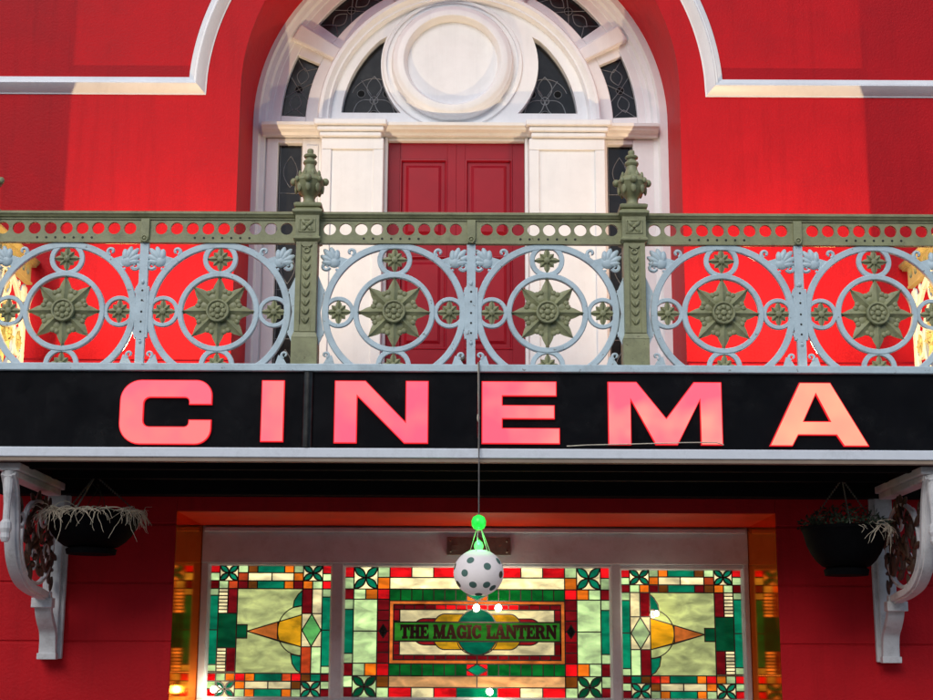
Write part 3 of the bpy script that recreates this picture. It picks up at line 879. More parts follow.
LET = [
    ('C', 378, [letterC()]),
    ('I', 382, [[(262, 382), (285, 382), (285, 444), (262, 444)]]),
    ('N', 383, [[(335, 383), (366, 383), (406, 424), (406, 383), (429, 383), (429, 446), (405, 446), (358, 399), (358, 446), (335, 446)]]),
    ('E', 384, [[(482, 384), (557, 384), (557, 399), (503, 399), (503, 408), (555, 408), (555, 422), (503, 422), (503, 431), (560, 431), (560, 447), (482, 447)]]),
    ('M', 384.5, [[(608, 384.5), (637, 384.5), (666, 421), (694, 384.5), (722, 384.5), (722, 448), (700, 448), (700, 403), (677, 448), (655, 448), (631, 403), (631, 448), (608, 448)]]),
    ('A', 385, [[(800, 385), (831, 385), (867, 449), (842, 449), (835, 438), (797, 438), (791, 449), (768, 449)], [(816, 397), (803, 424), (829, 424)]]),
]
pinks = [((1.0, .11, .17, 1), (1.0, .21, .19, 1)), ((1.0, .10, .17, 1), (1.0, .22, .20, 1)), ((1.0, .09, .17, 1), (1.0, .20, .20, 1)), ((1.0, .09, .16, 1), (1.0, .28, .24, 1)), ((1.0, .10, .17, 1), (1.0, .38, .27, 1)), ((1.0, .24, .19, 1), (1.0, .44, .26, 1))]
M['rim'] = emit('lit_letter_red_rim', (1, .02, .03, 1), .75)
for i, (ch, top, loops) in enumerate(LET):
    P = [[(LX(x), 3.487 - (y - top) * .00672) for x, y in lp] for lp in loops]
    face = emit('lit_letter_face', tuple(min(1, v * k_) for v, k_ in zip(pinks[i][0], (1, 1.25, 1.12, 1))), 1.0, pinks[i][1], 3.2, i * 3.1)
    mb = MB()
    def ccw(p):
        a = sum(p[k][0] * p[(k + 1) % len(p)][1] - p[(k + 1) % len(p)][0] * p[k][1] for k in range(len(p)))
        return p if a > 0 else p[::-1]
    P = [ccw(p) for p in P]
    if len(P) == 1:
        mb.prism(P[0], SY - .022, SY - .001, 1)
        fp = offset(P[0], -.006)
        mb.prism(fp, SY - .026, SY - .0215, 0)
    else:
        holed(mb, P[0], [P[1]], SY - .022, SY - .001, 1)
        holed(mb, offset(P[0], -.006), [offset(P[1], .006)], SY - .026, SY - .0215, 0)
    o = part(mb, 'letter', [face, M['rim']], sign)
    o['label'] = 'pink lit letter ' + ch

# ---------------------------------------------------------------- balcony railing
ZC = 3.985
rail = tag(empty('balcony_railing', (0, 0, 3.12)), 'ornate cast iron balcony railing, pale blue rings with olive star rosettes and olive posts', 'railing')
HALF = .526
def spiral(c, r0, r1, a0, a1, n=18):
    return [(c[0] + (r0 + (r1 - r0) * i / n) * math.cos(a0 + (a1 - a0) * i / n), c[1] + (r0 + (r1 - r0) * i / n) * math.sin(a0 + (a1 - a0) * i / n)) for i in range(n + 1)]
def panel_mesh():
    mb = MB()
    mb.ring(0, 0, .472, .046, .030, n=72, bev=.16)
    mb.ring(0, 0, .262, .038, .036, n=56, bev=.16)
    for sx in (-1, 1):
        mb.ring(sx * .380, 0, .095, .029, .026, n=32, bev=.16)
        mb.ring(0, sx * .372, .103, .035, .024, n=32, bev=.16)
        # webs where the big ring meets the uprights
        mb.prism([(sx * .478, -.16), (sx * HALF, -.19), (sx * HALF, .19), (sx * .478, .16), (sx * .505, 0)], -.011, .011)
        for sz in (-1, 1):
            mb.prism([(sx * .47, sz * .13), (sx * HALF, sz * .26), (sx * HALF, sz * .13)], -.009, .009)
        # palmette
        c = (sx * .405, .345)
        for k, (a, L_) in enumerate(((5, .085), (27, .105), (50, .115), (72, .105), (95, .085))):
            a = a if sx > 0 else 180 - a
            d = Vector((math.cos(a * D2R), 0, math.sin(a * D2R)))
            rot = Vector((0, 0, 1)).rotation_difference(d).to_matrix()
            mb.ball((c[0] + d.x * L_ * .62, -.006, c[1] + d.z * L_ * .62), .023, .018, L_ * .55, 10, 6, 0, rot)
        mb.ball((c[0] + sx * .012, -.006, c[1] + .012), .045, .017, .045)
        w1 = spiral((sx * .475, .325), .030, .008, (200 if sx > 0 else -20) * D2R, (560 if sx > 0 else -380) * D2R)
        mb.tube([(x, -.004, z) for x, z in w1], .014, 6, r2=.010)
        w2 = spiral((sx * .303, .426), .030, .008, (-110 if sx > 0 else 290) * D2R, (-430 if sx > 0 else 610) * D2R)
        mb.tube([(x, -.004, z) for x, z in w2], .014, 6, r2=.010)
        mb.prism([(sx * .36, .31), (sx * .44, .34), (sx * .40, .40), (sx * .32, .375)], -.008, .008)
        # lower scroll
        w3 = spiral((sx * .462, -.300), .026, .006, (250 if sx > 0 else -70) * D2R, (-90 if sx > 0 else 270) * D2R)
        mb.tube([(x, -.004, z) for x, z in w3], .011, 6, r2=.007)
        mb.prism([(sx * .42, -.30), (sx * .455, -.325), (sx * .50, -.40), (sx * HALF, -.50), (sx * .40, -.36)], -.010, .010)
        mb.box(min(sx * .20, sx * HALF), max(sx * .20, sx * HALF), -.013, .013, -.53, -.48)
    mb.box(-HALF, HALF, -.0125, .0125, -.56, -.528)
        # screw heads
    for sx in (-1, 1):
        for z in (.30, -.37):
            mb.ball((sx * .40, -.011, z * 1.0), .010, .006, .010, 8, 4)
    return mb
def star_mesh(R, n=8, big=True):
    mb = MB()
    for k in range(n):
        a = PI / 2 + 2 * PI * k / n
        rr = R if (big or k % 2 == 0) else R * .74
        w_ = R * .185 if big else R * .23
        d = Vector((math.cos(a), math.sin(a))); q = Vector((-d.y, d.x))
        prof = [(.20, .45), (.36, .80), (.50, 1.0), (.62, .98), (.76, .70), (.90, .30), (1.0, 0)]
        vs = []; fs = []
        for t, ww in prof:
            c = d * rr * t
            h = (.040 if big else .024) * (1 - t * .45)
            for s_, hh in ((-1, .004), (-.5, h * .38), (0, h), (.5, h * .38), (1, .004)):
                p = c + q * (w_ * ww * s_)
                vs.append((p.x, -hh, p.y))
        m = 5
        for i in range(len(prof) - 1):
            for j in range(m - 1): fs.append((i * m + j, i * m + j + 1, (i + 1) * m + j + 1, (i + 1) * m + j))
            fs.append((i * m, (i + 1) * m, (i + 1) * m + m - 1, i * m + m - 1))
        mb.add(vs, fs)
        if big:
            b = a + PI / n
            for s_ in (-1, 1):
                bb = b + s_ * .10
                mb.ball((R * .59 * math.cos(bb), -.006, R * .59 * math.sin(bb)), R * .080, .014, R * .080, 10, 6)
            mb.ball((R * .42 * math.cos(b), -.004, R * .42 * math.sin(b)), R * .13, .012, R * .13, 10, 6)
    mb.ring(0, 0, R * .36 if big else R * .30, R * (.30 if big else .3), .010, y=-.001)
    if big:
        mb.ring(0, 0, R * .285, R * .060, .040, y=-.034, n=32)
        dsc = arc(0, 0, R * .27, 0, 2 * PI - .2, 23); mb.prism(dsc, -.042, 0)
        for k in range(8):
            a = 2 * PI * k / 8
            mb.ball((R * .165 * math.cos(a), -.044, R * .165 * math.sin(a)), R * .072, .012, R * .072, 8, 6)
        mb.ball((0, -.046, 0), R * .085, .016, R * .085)
        mb.box(-R * 1.02, R * 1.02, .002, .010, -.012, .012); mb.box(-.012, .012, .003, .009, -R * 1.02, R * 1.02)
    else:
        mb.ball((0, -.014, 0), R * .26, .014, R * .26)
        mb.box(-R, R, .002, .008, -.008, .008); mb.box(-.008, .008, .003, .007, -R, R)
    return mb
pan = panel_mesh().build('railing_panel', M['blue'], rail, smooth=35)
big = star_mesh(.250).build('star_rosette', M['olive'], pan, smooth=22)
small0 = star_mesh(.092, 8, False).build('small_rosette', M['olive'], pan, smooth=22)
small0.location = (.380, 0, 0)
for x, z in ((-.380, 0), (0, .372), (0, -.372)):
    s_ = small0.copy(); col.objects.link(s_); s_.parent = pan; s_.location = (x, 0, z)
PX = [-3.365, -1.10, 1.150, 3.405]     # posts
BX = [-2.225, .030, 2.285]             # uprights between
def place_panel(first, x, y, rz):
    o = pan if first else copy_tree(pan, rail)
    o.location = (x, y, ZC - 3.12); o.rotation_euler = (0, 0, rz)
k = 0
for i in range(3):
    for x in ((PX[i] + .075 + BX[i]) / 2, (PX[i + 1] - .075 + BX[i]) / 2):
        place_panel(k == 0, x, .0, 0); k += 1
for sx, rz in ((PX[0], PI / 2), (PX[3], -PI / 2)):
    place_panel(False, sx, .075 + HALF, rz)
# upper band with round holes
def band(x0, x1, y=0):
    """pierced strip between two supports, nine holes, and a row of small rivet holes below"""
    mb = MB(); zc, r = 4.575, .043; z0, z1 = 4.478, 4.634
    n = 9; pit = (x1 - x0 - .05) / n; xs = x0 + .025
    q = 24; yf, yb = y - .012, y + .012
    for i in range(n):
        a, b = xs + i * pit, xs + (i + 1) * pit; cx = (a + b) / 2
        vs = []; fs = []
        for kk in range(q):
            t = 2 * PI * kk / q + PI / 4
            c_, s_ = math.cos(t), math.sin(t)
            m_ = max(abs(c_), abs(s_))
            vs.append((cx + r * c_, yf, zc + r * s_))
            ox = cx + c_ / m_ * pit / 2
            oz = zc + (s_ / m_ * ((z1 - zc) if s_ > 0 else (zc - z0)))
            vs.append((ox, yf, oz))
            vs.append((cx + r * c_, yb, zc + r * s_)); vs.append((ox, yb, oz))
        for kk in range(q):
            j = (kk + 1) % q
            fs += [(4 * kk, 4 * kk + 1, 4 * j + 1, 4 * j), (4 * kk, 4 * j, 4 * j + 2, 4 * kk + 2), (4 * kk + 2, 4 * j + 2, 4 * j + 3, 4 * kk + 3)]
        mb.add(vs, fs)
    mb.box(x0, xs, yf, yb, z0, z1); mb.box(xs + n * pit, x1, yf, yb, z0, z1)
    mb.box(x0, x1, y - .026, y + .02, 4.470, 4.486)
    xm = (x0 + x1) / 2
    for i in range(7):
        cx = xm + (i - 3) * .063 - .01
        mb.prism(arc(cx, 4.507, .0085, 0, 2 * PI - .5, 11), yf - .0015, yf + .001, 1)
    return mb
bm_first = None
for i in range(3):
    for x0, x1 in ((PX[i] + .07, BX[i] - .028), (BX[i] + .028, PX[i + 1] - .07)):
        o = band(x0, x1).build('pierced_band', [M['olive'], M['hole']], rail, smooth=30); o.location = (0, 0, -3.12)
for sx in (PX[0], PX[3]):
    o = band(-.55, .55).build('pierced_band', [M['olive'], M['hole']], rail, smooth=30); o.location = (sx, .62, -3.12); o.rotation_euler = (0, 0, PI / 2)
mb = MB()
capp = [(-.02, 4.636), (-.02, 4.648), (-.032, 4.652), (-.040, 4.668), (-.046, 4.672), (-.046, 4.684), (-.030, 4.694), (.030, 4.694), (.046, 4.684), (.046, 4.672), (.032, 4.652), (.02, 4.648), (.02, 4.636)]
def extrude_x(prof, x0, x1):
    n = len(prof)
    mb.add([(x0, y, z) for y, z in prof] + [(x1, y, z) for y, z in prof], [tuple(range(n)), tuple(range(2 * n - 1, n - 1, -1))] + [(i, (i + 1) % n, n + (i + 1) % n, n + i) for i in range(n)])
for i in range(3): extrude_x(capp, PX[i] + .07, PX[i + 1] - .07)
o = mb.build('top_rail', M['olive'], rail, smooth=30); o.location = (0, 0, -3.12)
for sx in (PX[0], PX[3]):
    mb = MB(); extrude_x(capp, .07, 1.28)
    o = mb.build('top_rail', M['olive'], rail, smooth=30); o.location = (sx, 0, -3.12); o.rotation_euler = (0, 0, PI / 2)
# uprights
for x in BX:
    mb = MB()
    mb.box(-.030, .030, -.020, .02, 3.42, 4.468)
    mb.box(-.046, .046, -.0185, .016, 3.80, 4.16)
    for z in (4.20, 4.13, 4.06, 3.98, 3.91, 3.84, 3.78):
        mb.prism(arc(0, z, .0075, 0, 2 * PI - .5, 11), -.0225, -.019, 1)
    mb.ball((0, -.02, 4.19), .013, .012, .018)
    mb.ball((0, -.02, 3.77), .012, .012, .014)
    o = mb.build('upright', [M['blue'], M['hole']], rail, bevel=.003); o.location = (x, 0, -3.12)
    mb = MB()
    mb.box(-.029, .029, -.034, .03, 4.471, 4.640)
    mb.ring(0, 4.495, .020, .012, .016, y=-.04, n=20); mb.ball((0, -.036, 4.495), .014)
    o = mb.build('upright_head', M['olive'], rail, bevel=.005); o.location = (x, 0, -3.12)
# newel posts
def post_mesh():
    mb = MB(); y0 = -.075
    mb.box(-.088, .088, -.088, .088, 3.13, 3.79)
    mb.lathe([(.088, 3.791), (.082, 3.81), (.075, 3.83)], sq=True)
    mb.box(-.064, .064, -.062, .066, 3.832, 4.47)
    # raised edges around the sunk panel
    for a, b in ((-.073, -.038), (.038, .073)): mb.box(a, b, -.075, .075, 3.833, 4.469)
    mb.box(-.0379, .0379, -.0749, .07, 3.833, 3.88)
    # arched head of the sunk panel
    A = [(-.0379, 4.468), (-.0379, 4.40)] + arc(0, 4.40, .0379, PI, 0, 12) + [(.0379, 4.40), (.0379, 4.468)]
    vs = [(x, y, z) for y in (-.0748, -.055) for x, z in A]
    mb.prism([(-.0379, 4.4685), (.0379, 4.4685), (.0379, 4.445), (.02, 4.43), (-.02, 4.43), (-.0379, 4.445)], -.0748, -.06)
    # chain of husks
    for i in range(8):
        z = 3.915 + i * .062
        for s_ in (-1, 1):
            rot = Matrix.Rotation(s_ * .5, 3, 'Y')
            mb.ball((s_ * .012, -.064, z), .011, .013, .027, 8, 6, 0, rot)
    mb.ring(0, 4.41, .018, .012, .02, y=-.062, n=16)
    mb.lathe([(.075, 4.471), (.085, 4.478), (.094, 4.485), (.094, 4.497), (.082, 4.507), (.082, 4.655), (.090, 4.663), (.104, 4.675), (.104, 4.69), (.09, 4.70), (.075, 4.715)], sq=True)
    # flower on the block
    for k in range(4):
        a = PI / 4 + PI / 2 * k
        rot = Matrix.Rotation(-a + PI / 2, 3, 'Y')
        mb.ball((.030 * math.cos(a), -.084, 4.58 + .030 * math.sin(a)), .015, .010, .026, 8, 6, 0, rot)
    mb.ball((0, -.086, 4.58), .015, .014, .015)
    mb.sweep([(-.06, 4.53), (.06, 4.53), (.06, 4.63), (-.06, 4.63)], [(0, 0), (.003, .006), (.010, .006), (.013, 0)], closed=True, y=-.082)
    return mb
def finial_mesh():
    mb = MB()
    mb.lathe([(.075, 4.712), (.100, 4.716), (.106, 4.724), (.106, 4.738), (.09, 4.748), (.062, 4.755)], sq=True)
    mb.lathe([(.060, 4.752), (.048, 4.77), (.044, 4.79), (.052, 4.81), (.075, 4.83), (.098, 4.855), (.112, 4.885), (.117, 4.905), (.124, 4.915), (.120, 4.925), (.095, 4.95), (.070, 4.975), (.052, 5.0), (.044, 5.02), (.042, 5.04), (.050, 5.048), (.055, 5.06), (.050, 5.072), (.036, 5.08), (.034, 5.092), (.048, 5.098), (.052, 5.108), (.044, 5.118), (.022, 5.125), (.026, 5.14), (.024, 5.155), (.010, 5.162)], n=16)
    for k in range(8):
        a = 2 * PI * k / 8
        mb.ball((.123 * math.cos(a), .123 * math.sin(a), 4.918), .028 if k % 2 == 0 else .018, None, .028 if k % 2 == 0 else .022, 10, 6)
        rot = Matrix.Rotation(a, 3, 'Z')
        mb.ball((.102 * math.cos(a), .102 * math.sin(a), 4.868), .014, .022, .04, 8, 6, 0, rot)
        mb.ball((.080 * math.cos(a + .39), .080 * math.sin(a + .39), 4.965), .012, .016, .03, 8, 6, 0, rot)
    return mb
post = post_mesh().build('newel_post', M['olive'], rail, bevel=.0025, smooth=40); post.location = (PX[0], 0, -3.12)
fm = finial_mesh(); fm.v = [(x * .90, y * .90, z) for x, y, z in fm.v]
fin = fm.build('urn_finial', M['olive'], post, smooth=40)
for x in PX[1:]:
    o = copy_tree(post, rail); o.location = (x, 0, -3.12)

# ---------------------------------------------------------------- brackets under the balcony
def bracket(x, label):
    e = tag(empty('iron_bracket', (x, WY, 1.65)), label, 'bracket', 'iron brackets holding up the balcony')
    def loc(mb_, name, m, **k):
        o = mb_.build(name, m, e, **k); o.location = (0, -WY, -1.65); return o
    mb = MB()
    def yz(pts, x0, x1):           # polygon in YZ extruded along X
        n = len(pts)
        mb.add([(x0, a, b) for a, b in pts] + [(x1, a, b) for a, b in pts], [tuple(range(n)), tuple(range(2 * n - 1, n - 1, -1))] + [(i, (i + 1) % n, n + (i + 1) % n, n + i) for i in range(n)])
    def strip(path, w_, x0, x1):
        P = [Vector(p) for p in path]; L_ = []; R_ = []
        for i, p in enumerate(P):
            d = (P[min(i + 1, len(P) - 1)] - P[max(i - 1, 0)]).normalized(); q = Vector((-d.y, d.x)) * w_ / 2
            L_.append(p + q); R_.append(p - q)
        n = len(P)
        vs = [(xx, v.x, v.y) for xx in (x0, x1) for v in L_ + R_]
        fs = []
        for i in range(n - 1):
            fs += [(i, i + 1, n + i + 1, n + i), (2 * n + i, 3 * n + i, 3 * n + i + 1, 2 * n + i + 1),
                   (i, 2 * n + i, 2 * n + i + 1, i + 1), (n + i, n + i + 1, 3 * n + i + 1, 3 * n + i)]
        fs += [(0, n, 3 * n, 2 * n), (n - 1, 3 * n - 1, 4 * n - 1, 2 * n - 1)]
        mb.add(vs, fs)
    mb.box(-.085, .085, WY - .045, WY - .002, 1.66, 2.94)          # wall plate
    mb.box(-.055, .055, WY - .07, WY - .046, 1.70, 2.935)
    loc(mb, 'wall_leg', M['grey_white'], bevel=.008)
    mb = MB()
    mb.box(-.075, .075, -.03, WY - .17, 2.885, 2.938); mb.box(-.055, .055, .0, WY - .2, 2.84, 2.884)
    loc(mb, 'arm', M['grey_white'], bevel=.008)
    mb = MB()
    import_pts = [(-.02, 2.87), (.06, 2.77), (.12, 2.60), (.16, 2.42), (.24, 2.29), (.40, 2.19), (.62, 2.14), (.85, 2.12), (1.02, 2.10)]
    def smooth_path(pts, n=6):
        out = []
        for i in range(len(pts) - 1):
            p0 = Vector(pts[max(i - 1, 0)]); p1 = Vector(pts[i]); p2 = Vector(pts[i + 1]); p3 = Vector(pts[min(i + 2, len(pts) - 1)])
            for k_ in range(n):
                t = k_ / n
                out.append(.5 * ((2 * p1) + (p2 - p0) * t + (2 * p0 - 5 * p1 + 4 * p2 - p3) * t * t + (3 * p1 - p0 - 3 * p2 + p3) * t ** 3))
        return out + [Vector(pts[-1])]
    strip(smooth_path(import_pts), .045, -.050, .050)
    strip(smooth_path(import_pts), .070, -.030, .030)
    # inner ring inside the spandrel
    ringp = [(.74 + .40 * math.cos(t), 2.47 + .29 * math.sin(t)) for t in [2 * PI * i / 40 for i in range(41)]]
    strip(ringp, .022, -.018, .018)
    # ogee foot running down the leg
    strip(smooth_path([(.98, 2.13), (1.03, 2.0), (1.09, 1.93), (1.17, 1.86), (1.20, 1.76), (1.215, 1.68)]), .05, -.06, .06)
    mb.box(-.075, .075, .95, 1.04, 2.02, 2.09); mb.box(-.07, .07, 1.16, WY - .071, 1.655, 1.70)
    # drop pendant under the front end
    mb.lathe([(.034, 2.884), (.034, 2.76), (.024, 2.66), (.024, 2.56), (.038, 2.54), (.042, 2.50), (.032, 2.47), (.035, 2.44), (.022, 2.41)], 0, -.01, 0, 12)
    for cy, cz, r_, a_ in ((.50, 2.62, .10, 1), (.85, 2.66, .10, 3), (.62, 2.36, .09, 5), (.92, 2.40, .09, 0), (1.10, 2.60, .08, 2), (.30, 2.60, .07, 4)):
        mb.tube([(.012, a, b) for a, b in spiral((cy, cz), r_, .025, a_, a_ + 4.6)], .013, 6, r2=.009)
    loc(mb, 'scroll', M['grey_white'], bevel=.004)
    rng = random.Random(3); mb = MB()
    for i in range(60):
        t = rng.uniform(0, 2 * PI); r_ = math.sqrt(rng.random())
        c = Vector((rng.uniform(-.02, .02), 72e-2 + .46 * r_ * math.cos(t), 2.50 + .31 * r_ * math.sin(t)))
        rot = Matrix.Rotation(rng.uniform(0, PI), 3, 'X')
        mb.ball(c, .016, .026, rng.uniform(.05, .09), 8, 6, 0, rot)
    for i in range(7):
        a0 = rng.uniform(0, 6)
        w_ = spiral((rng.uniform(.55, .95), rng.uniform(2.33, 2.6)), .11, .02, a0, a0 + 5)
        mb.tube([(0, a, b) for a, b in w_], .014, 6, r2=.009)
    mb.tube([(0, .45, 2.30), (0, .74, 2.48), (0, 1.0, 2.66)], .015, 6); mb.tube([(0, .45, 2.66), (0, .74, 2.48), (0, 1.0, 2.28)], .015, 6)
    for (a, b) in ((.22, 2.72), (.30, 2.66), (.28, 2.4), (1.15, 2.35), (1.17, 2.2), (1.16, 2.62)):
        mb.ball((0, a, b), .014, .03, .06, 8, 6, 0, Matrix.Rotation(rng.uniform(0, 3), 3, 'X'))
    w_ = spiral((.24, 2.68), .07, .02, 0, 5); mb.tube([(0, a, b) for a, b in w_], .014, 6)
    w_ = spiral((1.14, 2.24), .07, .02, 1, 6); mb.tube([(0, a, b) for a, b in w_], .014, 6)
    loc(mb, 'leaf_infill', M['rust'], smooth=60)
bracket(-3.055, 'white scrolled iron bracket with rusty leaf infill, left of the bare dried out hanging basket')
bracket(3.115, 'white scrolled iron bracket with rusty leaf infill, beside the hanging basket with dark green plants')

# ---------------------------------------------------------------- hanging baskets
def basket(x, y, z, r, label, dry):
    e = tag(empty('hanging_basket', (x, y, z)), label, 'hanging basket', 'black hanging baskets under the balcony')
    h = .285 if dry else .33
    mb = MB()
    k = h / .285
    g = r / .335
    mb.lathe([(.0, -.285 * k), (.17 * g, -.285 * k), (.178 * g, -.25 * k), (.155 * g, -.238 * k), (.19 * g, -.228 * k), (.235 * g, -.195 * k), (.275 * g, -.15 * k), (.305 * g, -.10 * k), (r - .012, -.05 * k), (r - .004, -.03 * k), (r, -.02), (r + .008, -.012), (r + .008, .008), (r - .006, .01), (r - .02, -.02), (0.01, -.03)], n=36)
    mb.build('bowl', M['bowl'], e, smooth=35)
    mb = MB(); mb.lathe([(r - .03, -.03), (r * .7, .0), (r * .3, .025), (.01, .03)], n=24)
    mb.build('soil', M['soil'], e, smooth=50)
    top = 2.93 - z
    for a in (.4, 2.5, 4.6):
        mb = MB(); p0 = Vector((r * math.cos(a), r * math.sin(a), 0)); p1 = Vector((0, 0, top))
        n = 22
        for i in range(n):
            q = p0.lerp(p1, (i + .5) / n)
            mb.ball(q, .006, .006, .011, 6, 4, 0)
        mb.tube([p0, p1], .0022, 5)
        mb.build('chain', M['metal'], e)
    rng = random.Random(5 if dry else 9)
    mb = MB()
    N = 300 if dry else 70
    clumps = [rng.uniform(0, 2 * PI) for q_ in range(16)]
    for i in range(N):
        a = rng.uniform(0, 2 * PI) if dry else rng.gauss(-.3, .6)
        if dry and rng.random() < .45: a = rng.uniform(PI, 2 * PI)
        if dry and rng.random() < .6: a = rng.choice(clumps) + rng.gauss(0, .05)
        r0 = r * rng.uniform(.75, 1.0)
        d = Vector((math.cos(a), math.sin(a), 0)); tan = Vector((-d.y, d.x, 0))
        p = d * r0 + Vector((0, 0, .0)); pts = [p.copy()]
        v = d * rng.uniform(-.1, .5) + Vector((0, 0, rng.uniform(-.1, .6))) + tan * rng.uniform(-1.3, 1.3)
        L_ = rng.choice((.04, .07, .09, .12, .16, .22)) * rng.uniform(.7, 1.2); n = 8
        for s_ in range(n):
            v.z -= rng.uniform(-.1, .5); v += tan * rng.uniform(-.7, .7) + d * rng.uniform(-.3, .25)
            p = p + v.normalized() * L_ / n
            rr = math.hypot(p.x, p.y)
            if p.z < .02 and rr < r + .014:
                p.x *= (r + .016) / rr; p.y *= (r + .016) / rr
            pts.append(p.copy())
        mb.tube(pts, rng.choice((.0015, .002, .003, .005)), 5, r2=.001)
    mb.build('dried_roots', M['straw'], e, smooth=60)
    mb = MB()
    if dry:
        for i in range(260):
            a = rng.uniform(0, 2 * PI); q = r * math.sqrt(rng.random()) * .95
            p = Vector((q * math.cos(a), q * math.sin(a), .0)); v = Vector((rng.uniform(-.6, .6), rng.uniform(-.6, .6), 1)); pts = [p.copy()]
            L_ = rng.uniform(.03, .11)
            for s_ in range(4):
                v += Vector((rng.uniform(-.5, .5), rng.uniform(-.5, .5), -.35)); p = p + v.normalized() * L_ / 4; pts.append(p.copy())
            mb.tube(pts, .0022, 4, r2=.001)
        for i in range(3):
            p = Vector((-.06 + .06 * i, .0, .0)); pts = [p + Vector((.10 * math.sin(t * 2 + i) * t, 0, .21 * t)) for t in [k_ / 8 for k_ in range(9)]]
            mb.tube(pts, .003, 5)
        mb.build('dead_stems', M['moss'], e, smooth=60)
        for q in ((-.31, -.16, -.02), (.28, -.2, .0)):
            pass
    else:
        for i in range(900):
            a = rng.uniform(0, 2 * PI); q = r * math.sqrt(rng.random()) * 1.1
            hh = rng.random() * (.17 - .11 * (q / r) ** 2)
            c = Vector((q * math.cos(a), q * math.sin(a), .0 + hh))
            d = Vector((rng.uniform(-1, 1), rng.uniform(-1, 1), rng.uniform(-.2, 1))).normalized(); u = d.orthogonal().normalized()
            L_, w_ = rng.uniform(.02, .045), rng.uniform(.006, .012)
            mb.add([c, c + d * L_ * .5 + u * w_, c + d * L_, c + d * L_ * .5 - u * w_], [(0, 1, 2, 3)])
        for i in range(50):
            a = rng.uniform(0, 2 * PI); q = r * .8 * math.sqrt(rng.random()); p = Vector((q * math.cos(a), q * math.sin(a), 0))
            mb.tube([p, p + Vector((rng.uniform(-.06, .06), rng.uniform(-.06, .06), rng.uniform(.08, .2)))], .002, 4, r2=.001)
        mb.build('foliage', M['leafdark'], e, recalc=False)
basket(-2.63, .60, 2.66, .335, 'black plastic hanging basket with pale dried roots spilling over its rim', True)
basket(2.67, .60, 2.58, .295, 'black hanging basket filled with low dark green plants', False)

# ---------------------------------------------------------------- paper lantern on a cord
LXc, LYc, LZ = .085, -.165, 2.212
lan = tag(empty('paper_lantern', (LXc, LYc, LZ)), 'round white paper lantern with green polka dots hanging on a cord below the letter E', 'lantern')
R0 = .163
M['paper'] = paint('white_paper_shade', (.80, .74, .72, 1), .8, .08, 8, .2, 60)
M['dotg'] = paint('green_paper_dot', (.10, .20, .16, 1), .8, .15, 12, .1)
M['doto'] = paint('olive_paper_dot', (.12, .10, .05, 1), .8, .15, 12, .1)
mb = MB(); prof = []
n = 44
for i in range(n + 1):
    t = -1.28 + 2.56 * i / n
    rib = 1 + .006 * math.cos(i * PI)
    prof.append((R0 * math.cos(t) * rib, R0 * .93 * math.sin(t)))
vs = []; q = 48
for r_, z in prof:
    for k_ in range(q): vs.append((r_ * math.cos(2 * PI * k_ / q), r_ * math.sin(2 * PI * k_ / q), z))
mb.add(vs, [(i * q + k_, i * q + (k_ + 1) % q, (i + 1) * q + (k_ + 1) % q, (i + 1) * q + k_) for i in range(n) for k_ in range(q)])
pm = M['paper'].node_tree.nodes['Principled BSDF']; pm.inputs['Emission Color'].default_value = (1, .86, .78, 1); pm.inputs['Emission Strength'].default_value = .16  # faint emission added to whiten the shade; no lamp sits inside
mb.build('shade', M['paper'], lan, smooth=60)
for (az, el) in ((-22, 28), (20, 12), (-34, -4), (-16, -34), (22, -34), (62, 28), (62, -6), (-68, -30), (48, -42), (-78, 14), (0, -70), (100, 20), (140, -10), (180, 25), (220, -15), (-110, -30), (-130, 20), (-160, -35), (100, -40)):
    az, el = az * D2R, el * D2R
    d = Vector((math.sin(az) * math.cos(el), -math.cos(az) * math.cos(el), math.sin(el)))
    u = d.orthogonal().normalized(); w_ = d.cross(u)
    ra = .155; vs = [d]
    for k_ in range(20):
        t = 2 * PI * k_ / 20; vs.append((d + (u * math.cos(t) + w_ * math.sin(t)) * ra).normalized())
    vs2 = [d] + [(d + (u * math.cos(2 * PI * k_ / 20) + w_ * math.sin(2 * PI * k_ / 20)) * ra * .55).normalized() for k_ in range(20)]
    allv = vs[1:] + vs2[1:] + [d]
    sc_ = [Vector((v.x * R0, v.y * R0, v.z * R0 * .93)) * 1.010 for v in allv]
    mb = MB(); mb.add(sc_, [(k_, (k_ + 1) % 20, 20 + (k_ + 1) % 20, 20 + k_) for k_ in range(20)] + [(20 + k_, 20 + (k_ + 1) % 20, 40) for k_ in range(20)])
    mb.build('polka_dot', M['doto'] if abs(az) > 1 and el < .4 else M['dotg'], lan, smooth=60)
mb = MB()
mb.tube([(0, 0, .31), (0, .0, .78), (0, 0.012, 1.0), (0, .01, 1.40)], .0045, 6)
mb.tube([(-.006, 0, .33), (.006, .004, .30)], .012, 6)
mb.build('cord', M['cord'], lan, smooth=60)
mb = MB()
for a in (.3, 2.4, 4.5, 5.5): mb.tube([(0, 0, .33), (.085 * math.cos(a), .085 * math.sin(a), .12)], .0022, 5)
mb.build('strings', M['pale_cord'], lan)
mb = MB(); mb.lathe([(.005, .212), (.024, .195), (.031, .172), (.024, .148), (.005, .138)], n=14); mb.build('green_bulb', M['led'], lan, smooth=60)
mb = MB(); mb.lathe([(.010, .375), (.036, .362), (.048, .335), (.046, .305), (.034, .285), (.010, .275)], n=16)
mb.build('green_cord_light', emit('green_cord_light_glow', (.015, .60, .05, 1), 1.1, (.05, 1, .12, 1), 12), lan, smooth=60)  # added knob; its emission stands for the LED's green glow
